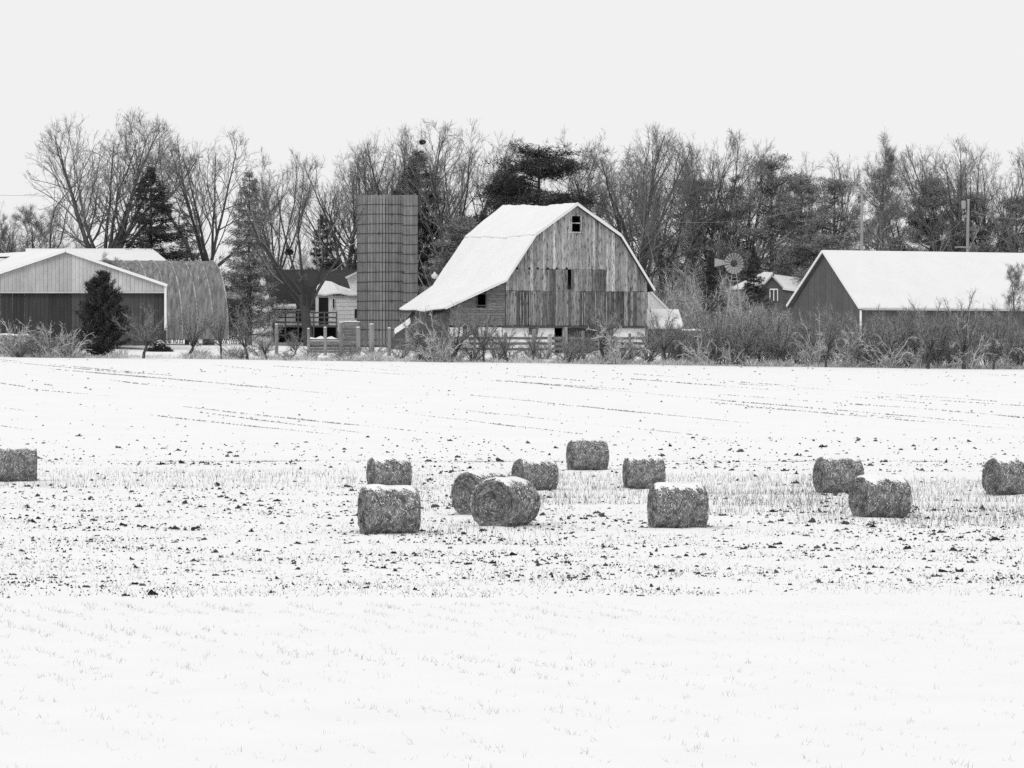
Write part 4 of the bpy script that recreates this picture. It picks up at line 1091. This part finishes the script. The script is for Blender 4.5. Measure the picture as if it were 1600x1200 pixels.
# dry grass along the field edge, one mass
def edge_grass():
    n = 30000; px = np.concatenate([rng.uniform(-60, 1660, 15000), (rng.normal(size=n - 15000) * 30 + rng.choice([30, 90, 120, 320, 520, 545, 590, 600, 660, 720, 760, 880, 900, 930, 980, 1020, 1060, 1130, 1180, 1240, 1340, 1350, 1480, 1560, 1600], n - 15000))])
    gap = ~((px > 195) & (px < 285) & (rng.random(n) < .8)); px = px[gap]; n = len(px)
    d = 297.2 + rng.uniform(0, 1, n) ** 1.4 * 7; x = (px - 800) * d / FPX
    clump = .55 + .45 * np.sin(x * 1.7) * np.sin(x * .63 + 1) + .2 * np.sin(x * 4.1)
    h = rng.uniform(.25, .95, n) * np.clip(clump, .25, 1.2)
    b = np.stack([x, d, ground(x, d) - .03], -1); dv = rng.normal(size=(n, 3)) * [.55, .4, .1] + [0, 0, .8]
    v, f = blades(b, b + dv * h[:, None], .018)
    o = new_obj('dry_grass', mesh_np('dry_grass', v, f), None, 'dry_grass'); tag(o, 'pale dry grass tufts along the snowy field edge', None, None, 'stuff')
edge_grass()

# ------------------------------------------------------------------ hay bales
def bale(px, yb, yaw, label, seed, D=1.38, L=1.50, snow=.9, k=1.0):
    d = CAMZ * FPX / (yb - HOR); g = np.random.default_rng(seed)
    r = D / 2; d += r * .5; x = (px - 800) * d / FPX; z0 = gz(x, d)
    s = empty('hay_bale', (x, d, z0 - .03), label, 'hay bale', 'round hay bales in the snowy field')
    s.rotation_euler = (0, 0, yaw); s.scale = (k, k, k)
    # body: lumpy drum along local x, flattened underneath
    na, nl = 56, 22; ph = g.uniform(0, 6.28, 8)
    def shape(a, t):                            # a angle from top, t along -1..1
        edge = 1 - .05 * abs(t) ** 12 - .03 * t * np.sin(ph[3])
        rr = r * edge * (1 + .018 * np.sin(3 * a + ph[0]) + .022 * np.sin(5 * t + ph[1] + a) + .012 * np.sin(9 * a + 7 * t + ph[2]))
        zz = np.cos(a) * rr
        zz = np.where(zz < -r * .92, -r * .92 + (zz + r * .92) * .15, zz)
        return np.stack([t * L / 2 * (1 - .035 * np.cos(a)) + .02 * np.sin(4 * a + ph[2]), np.sin(a) * rr * (1.03 - .05 * np.cos(a)), zz + r * .93], -1)
    A, T = np.meshgrid(np.linspace(0, 2 * math.pi, na, endpoint=False), np.linspace(-1, 1, nl), indexing='ij')
    V = shape(A, T).reshape(-1, 3); f = []
    for i in range(na):
        for j in range(nl - 1):
            a = i * nl + j; b = ((i + 1) % na) * nl + j; f.append((a, a + 1, b + 1, b))
    rings = []
    V = V.tolist()
    for side, j in ((-1, 0), (1, nl - 1)):      # end faces: slightly sunken spirals
        prev = [i * nl + j for i in range(na)]
        for q, rad in enumerate((.82, .6, .4, .2)):
            idx = []
            for i in range(na):
                p = np.array(V[i * nl + j]); c = np.array([p[0], 0, r * .93]); p2 = c + (p - c) * rad
                p2[0] = side * (L / 2 + (.015 if q < 2 else -.01) + .02 * math.sin(5 * rad * 6 + i * .22 + ph[3])); idx.append(len(V)); V.append(p2.tolist())
            for i in range(na):
                q4 = (prev[i], prev[(i + 1) % na], idx[(i + 1) % na], idx[i]); f.append(q4 if side < 0 else q4[::-1])
            prev = idx
        c = len(V); V.append([side * (L / 2 - .03), 0, r * .93])
        for i in range(na):
            t3 = (prev[i], prev[(i + 1) % na], c); f.append(t3 if side < 0 else t3[::-1])
    me = mesh_np('body', np.array(V), f, True); me.materials.append(MT['hay']); new_obj('body', me, s)
    # straw wound round the drum
    n = 7500; a = g.uniform(0, 6.283, n); t = g.uniform(-1, 1, n)
    p = shape(a, t); tl = g.uniform(.06, .26, n); da = tl / r * g.choice([-1, 1], n)
    p2 = shape(a + da, np.clip(t + g.normal(size=n) * .14, -1.06, 1.06)); nr = p - np.stack([p[:, 0], 0 * a, 0 * a + r * .93], -1); nr /= np.linalg.norm(nr, axis=1)[:, None]
    lift = g.uniform(0, .022, n); lift2 = g.uniform(.002, .04, n)
    v, f2 = blades(p + nr * lift[:, None], p2 + nr * lift2[:, None], g.uniform(.003, .009, n), g)
    n = 700; bx = g.uniform(-L / 2 - .12, L / 2 + .12, n); by = g.choice([-1, 1], n) * g.uniform(.25, .62, n) * r; b0 = np.stack([bx, by, np.full(n, .0)], -1)
    v_, f_ = blades(b0, b0 + np.stack([g.normal(size=n) * .07, np.sign(by) * g.uniform(-.02, .12, n), g.uniform(.02, .16, n)], -1), g.uniform(.003, .008, n), g); f2 = np.concatenate([f2, f_ + len(v)]); v = np.concatenate([v, v_])
    o = new_obj('straw', mesh_np('straw', v, f2), s, 'straw'); o['kind'] = 'stuff'
    # end straw in rings
    V2, F2, kk = [], [], 0
    for side in (-1, 1):
        n = 2600; q = np.sqrt(g.uniform(.0, 1, n)) * r * .95; a = g.uniform(0, 6.283, n)
        p = np.stack([np.full(n, side * (L / 2 + .012)) + side * g.uniform(0, .03, n), np.sin(a) * q, np.cos(a) * q * .97 + r * .93], -1)
        da = g.uniform(.05, .16, n) / np.maximum(q, .12); q2 = q + g.normal(size=n) * .03
        p2 = np.stack([p[:, 0] + side * g.uniform(-.01, .03, n), np.sin(a + da) * q2, np.cos(a + da) * q2 * .97 + r * .93], -1)
        ok = (p[:, 2] > .02) & (p2[:, 2] > .02); v, f2 = blades(p[ok], p2[ok], g.uniform(.003, .010, ok.sum()), g); V2.append(v); F2.append(f2 + kk); kk += len(v)
    o = new_obj('end_straw', mesh_np('end_straw', np.concatenate(V2), np.concatenate(F2)), s, 'straw_dark'); o['kind'] = 'stuff'
    # snow lying on the crown of the bale, ragged edge
    ka, kl = 84, 90; aa = np.linspace(R(-62), R(62), ka); ts = np.linspace(-1.0, 1.0, kl); A, T = np.meshgrid(aa, ts, indexing='ij')
    nz_r = g.normal(size=(84, 90)) * .42
    nz = .5 * np.sin(T * 5 + ph[4]) * np.cos(A * 3 + ph[5]) + .3 * np.sin(T * 13 + ph[6] + A * 4) + .22 * np.sin(T * 31 + A * 23 + ph[7]) + nz_r
    lim = R(47) * snow + nz * R(15)
    cov = (lim - np.abs(A + R(3))) / R(14)
    cov = np.minimum(cov, (1.0 - np.abs(T)) * 9 + nz * .8)
    base = shape(A, T); nr = base - np.stack([base[..., 0], 0 * A, 0 * A + r * .93], -1); nr /= np.linalg.norm(nr, axis=2)[..., None]
    cov0 = np.minimum((R(47) * snow + (nz - nz_r) * R(15) - np.abs(A + R(3))) / R(14), (1.0 - np.abs(T)) * 9)
    th = np.clip(cov0, 0, 1) ** .5 * .035 + .006
    pts = base + nr * th[..., None]; keep = cov > 0
    idx = np.arange(ka * kl).reshape(ka, kl); f = []
    for i in range(ka - 1):
        for j in range(kl - 1):
            if keep[i:i + 2, j:j + 2].sum() >= 3: f.append((idx[i, j], idx[i, j + 1], idx[i + 1, j + 1], idx[i + 1, j]))
    V = pts.reshape(-1, 3); used = np.unique(np.array(f)); mp = -np.ones(len(V), int); mp[used] = np.arange(len(used))
    new_obj('snow_cap', mesh_np('snow_cap', V[used], [tuple(mp[list(q)]) for q in f], True), s, 'bale_snow')
    # frost and blown flakes caught in the straw
    n = 650; a = g.normal(size=n) * R(38) * (.7 + snow * .6); t = g.uniform(-1, 1, n); p = shape(a, t); nr = p - np.stack([p[:, 0], 0 * a, 0 * a + r * .93], -1); nr /= np.linalg.norm(nr, axis=1)[:, None]
    dv = np.cross(nr, g.normal(size=(n, 3))); dv /= np.linalg.norm(dv, axis=1)[:, None]; p = p + nr * g.uniform(.015, .04, n)[:, None]; l = g.uniform(.015, .05, n)[:, None]
    v, f2 = blades(p - dv * l, p + dv * l, g.uniform(.006, .016, n), g); o = new_obj('snow_flecks', mesh_np('snow_flecks', v, f2), s, 'bale_snow'); o['kind'] = 'stuff'
    return s
BALES = [
 (26, 752, 4, 'hay bale cut off by the left edge of the photo', 1.0, .45),
 (608, 764, 14, 'far hay bale directly behind the front-left bale', .92, .85),
 (608, 833, 10, 'near hay bale with its bottom edge lowest of all, left of the pair', 1.0, .62),
 (757, 804, 38, 'hay bale half hidden behind the one showing its round end', 1.05, .8),
 (790, 822, 57, 'hay bale showing its dark spiral round end', 1.07, .75),
 (836, 766, 20, 'far hay bale just above the right shoulder of the round-ended bale', .90, .95),
 (918, 735, 12, 'farthest hay bale, standing highest in the field', 1.0, .35),
 (1006, 763, 6, 'low far hay bale behind the big bale with a ragged snow cap', .9, .75),
 (1059, 826, 6, 'big near hay bale with a ragged snow cap, right of centre', .99, .8),
 (1310, 769, 12, 'far hay bale of the overlapping right-hand pair', .98, .7),
 (1375, 808, 20, 'near hay bale of the overlapping right-hand pair', .98, .85),
 (1578, 773, 22, 'hay bale cut off by the right edge of the photo', 1.0, .75),
]
for i, (px, yb, yaw, lab, k, sn_) in enumerate(BALES):
    bale(px, yb, R(yaw + (6 if yaw > 30 else 3)), lab, 100 + i, k=k * .955, snow=sn_)
# an old bale half buried at the hedge, left edge
ob = bale(800, 833, 0, 'old dark bale with snow on top in the weeds, left edge', 140, snow=.6, k=1.1)
q_ = P(22, 546, 303); ob.location = (q_[0], 303, gz(q_[0], 303)); ob.scale = (1.6, 1.1, 1.15); ob['group'] = 'old bales'

# ------------------------------------------------------------------ the field surface: clods, stubble, sprigs (nobody could count them)
def d_of(y): return CAMZ * FPX / (y - HOR)
def clods():
    g = np.random.default_rng(77)
    n1 = 92000
    y = g.uniform(684, 934, n1)
    d = np.where(y < 722, 0, d_of(np.maximum(y, 722)))
    far = d == 0
    d[far] = g.uniform(178, 206, far.sum())
    x = g.uniform(-.215, .215, n1) * d
    px = 800 + x / d * FPX
    patch = np.sin(x * .9 + d * .21) + np.sin(x * .37 - d * .33 + 2) + np.sin(x * 2.1 + d * .9) + np.sin(x * 5.1 - d * 1.7)
    stub = ((y > 738) & (y < 792)) & (((px > 860) & (px < 1280)) | (px > 1410)) | ((y > 728) & (y < 758) & (px < 560))
    keep = (g.random(n1) < np.clip(.34 + .07 * patch, .10, .7)) & ~(stub & (g.random(n1) < .85)) & ~((g.random(n1) < sstep(895, 938, y) * .9)) & ~(far & (g.random(n1) < .45))
    x, d = x[keep], d[keep]; n = len(x)
    size = np.clip(.0115 * np.exp(g.normal(size=n) * .70), .004, .07) * np.clip(d / 118, .72, 1.5)
    V, F_ = [], []; k = 0
    for i in range(n):                          # each clod: a ragged ridge of 3 to 6 small peaks, broken soil
        s = size[i]; m = int(g.integers(3, 7)) + int(s * 90); w1 = s * g.uniform(.6, 2.3); zb = float(ground(x[i], d[i]))
        u_ = np.sort(g.uniform(-1, 1, m)); u_[0], u_[-1] = -1, 1
        hh = s * g.uniform(.45, 2.0, m) * (1 - .6 * np.abs(u_)); hh[0] *= .2; hh[-1] *= .2
        sk = g.normal() * .5
        fr_ = np.stack([u_ * w1, g.uniform(-1.2, -.5, m) * s, np.full(m, -.02)], -1); tp = np.stack([u_ * w1 + sk * hh, g.uniform(-.3, .3, m) * s, hh], -1); bk_ = np.stack([u_ * w1, g.uniform(.5, 1.2, m) * s, np.full(m, -.02)], -1)
        V.append(np.concatenate([fr_, tp, bk_]) + [x[i], d[i], zb])
        for j in range(m - 1): F_.append((k + j, k + j + 1, k + m + j + 1, k + m + j)); F_.append((k + m + j, k + m + j + 1, k + 2 * m + j + 1, k + 2 * m + j))
        k += 3 * m
    o = new_obj('soil_clods', mesh_np('soil_clods', np.concatenate(V), F_), None, 'soil'); tag(o, 'dark soil clods poking through the snow between the hay bales', None, None, 'stuff')
clods()

def sticks(name, label, m, x, d, h, wd, lean, per=1):
    n = len(x); g = rng
    b = np.stack([x, d, ground(x, d) - .02], -1)
    dv = np.stack([g.normal(size=n) * lean, g.normal(size=n) * lean, np.ones(n)], -1); dv /= np.linalg.norm(dv, axis=1)[:, None]
    v, f = cones(b, b + dv * h[:, None], wd)
    o = new_obj(name, mesh_np(name, v, f), None, m); tag(o, label, None, None, 'stuff')
def stubble():
    X, D_ = [], []
    for x0, x1, y0, y1, n in ((60, 560, 736, 764, 1300), (-520, 60, 740, 764, 1400), (1640, 2150, 752, 822, 5000), (640, 900, 742, 800, 700), (830, 1290, 742, 790, 3000), (1090, 1330, 770, 806, 700), (1400, 1640, 750, 824, 2600), (1240, 1420, 750, 818, 900), (540, 680, 735, 800, 260), (560, 900, 820, 842, 260)):
        y = rng.uniform(y0, y1, n); d = d_of(y); px = rng.uniform(x0, x1, n); X.append((px - 800) * d / FPX); D_.append(d)
    x = np.concatenate(X); d = np.concatenate(D_)
    # planted in rows running away from the camera
    row = .30; x = np.round((x + .25 * d) / row) * row - .25 * d + rng.normal(size=len(x)) * .05
    sticks('stubble', 'thin upright straw stubble in strips around the hay bales', 'stalk', x, d, rng.uniform(.08, .30, len(x)), .0070, .24)
stubble()
def litter():
    n = 54000; y = rng.uniform(688, 932, n); d = d_of(np.maximum(y, 722)); px = rng.uniform(-550, 2150, n); x = (px - 800) * d / FPX
    keep = np.sin(x * 1.3 + d * .5) + np.sin(x * .5 - d * .41) > rng.uniform(-2.2, 1.6, n); x, d = x[keep], d[keep]
    sticks('stalk_litter', 'scattered bent stalks among the clods', 'stalk', x, d, rng.uniform(.03, .16, len(x)), .0065, .80)
litter()
def sprigs():
    X, D_ = [], []
    for k in range(-44, 74):
        d = np.arange(45, 80, .16); x = k * .82 - .31 * (d - 50) + rng.normal(size=len(d)) * .10
        pr = .27 + .28 * np.sin(d * .9 + k * 1.7) * np.sin(d * .37 + k) + .28 * sstep(60, 78, d)
        ok = rng.random(len(d)) < pr; X.append(x[ok]); D_.append(d[ok])
    x, d = np.concatenate(X), np.concatenate(D_); ok = np.abs(x / d) < .22; x, d = x[ok], d[ok]
    x = np.repeat(x, 4) + rng.normal(size=len(x) * 4) * .05; d = np.repeat(d, 4) + rng.normal(size=len(d) * 4) * .08
    sticks('grass_sprigs', 'faint pale grass sprigs in rows across the foreground snow', 'pale_stalk', x, d, rng.uniform(.02, .13, len(x)), .003, .6)
sprigs()
def far_rows():
    g = np.random.default_rng(91); V, F_, k = [], [], 0
    B, T = [], []
    for r_ in range(54):
        x0 = g.uniform(-80, 56); d0 = 296 - g.uniform(0, 75); L = g.uniform(9, 26); sl = g.uniform(-1.9, -1.3)
        n = int(L * 16); t = np.sort(g.uniform(0, L, n)); x = x0 + t; d = d0 + sl * t
        gate = np.sin(t * .55 + r_) + np.sin(t * .23 + r_ * 2.1) > g.uniform(-1.6, .8, n) - .1
        ok = gate & (d > 207) & (d < 295); x, d = x[ok], d[ok]
        for a, b in zip(x, d):
            V_ = g.uniform(.03, .10); h = g.uniform(.0, .025); z = gz(a, b)
            V.append(np.array([[a - V_, b, z - .02], [a + V_, b, z - .02], [a + V_ * .5, b + .08, z - .02], [a + g.uniform(-.4, .4) * V_, b + .03, z + h + .03]])); F_ += [(k, k + 1, k + 3), (k + 1, k + 2, k + 3), (k + 2, k, k + 3)]; k += 4
    for i in range(800):
        b = g.uniform(207, 294); a = g.uniform(-.21, .21) * b; V_ = g.uniform(.03, .12); z = gz(a, b)
        V.append(np.array([[a - V_, b, z - .02], [a + V_, b, z - .02], [a + V_ * .5, b + .08, z - .02], [a, b + .03, z + g.uniform(.03, .09)]])); F_ += [(k, k + 1, k + 3), (k + 1, k + 2, k + 3), (k + 2, k, k + 3)]; k += 4
    o = new_obj('crop_rows', mesh_np('crop_rows', np.concatenate(V), F_), None, 'dash'); tag(o, 'faint broken crop rows showing through the snow of the upper field', None, None, 'stuff')
far_rows()
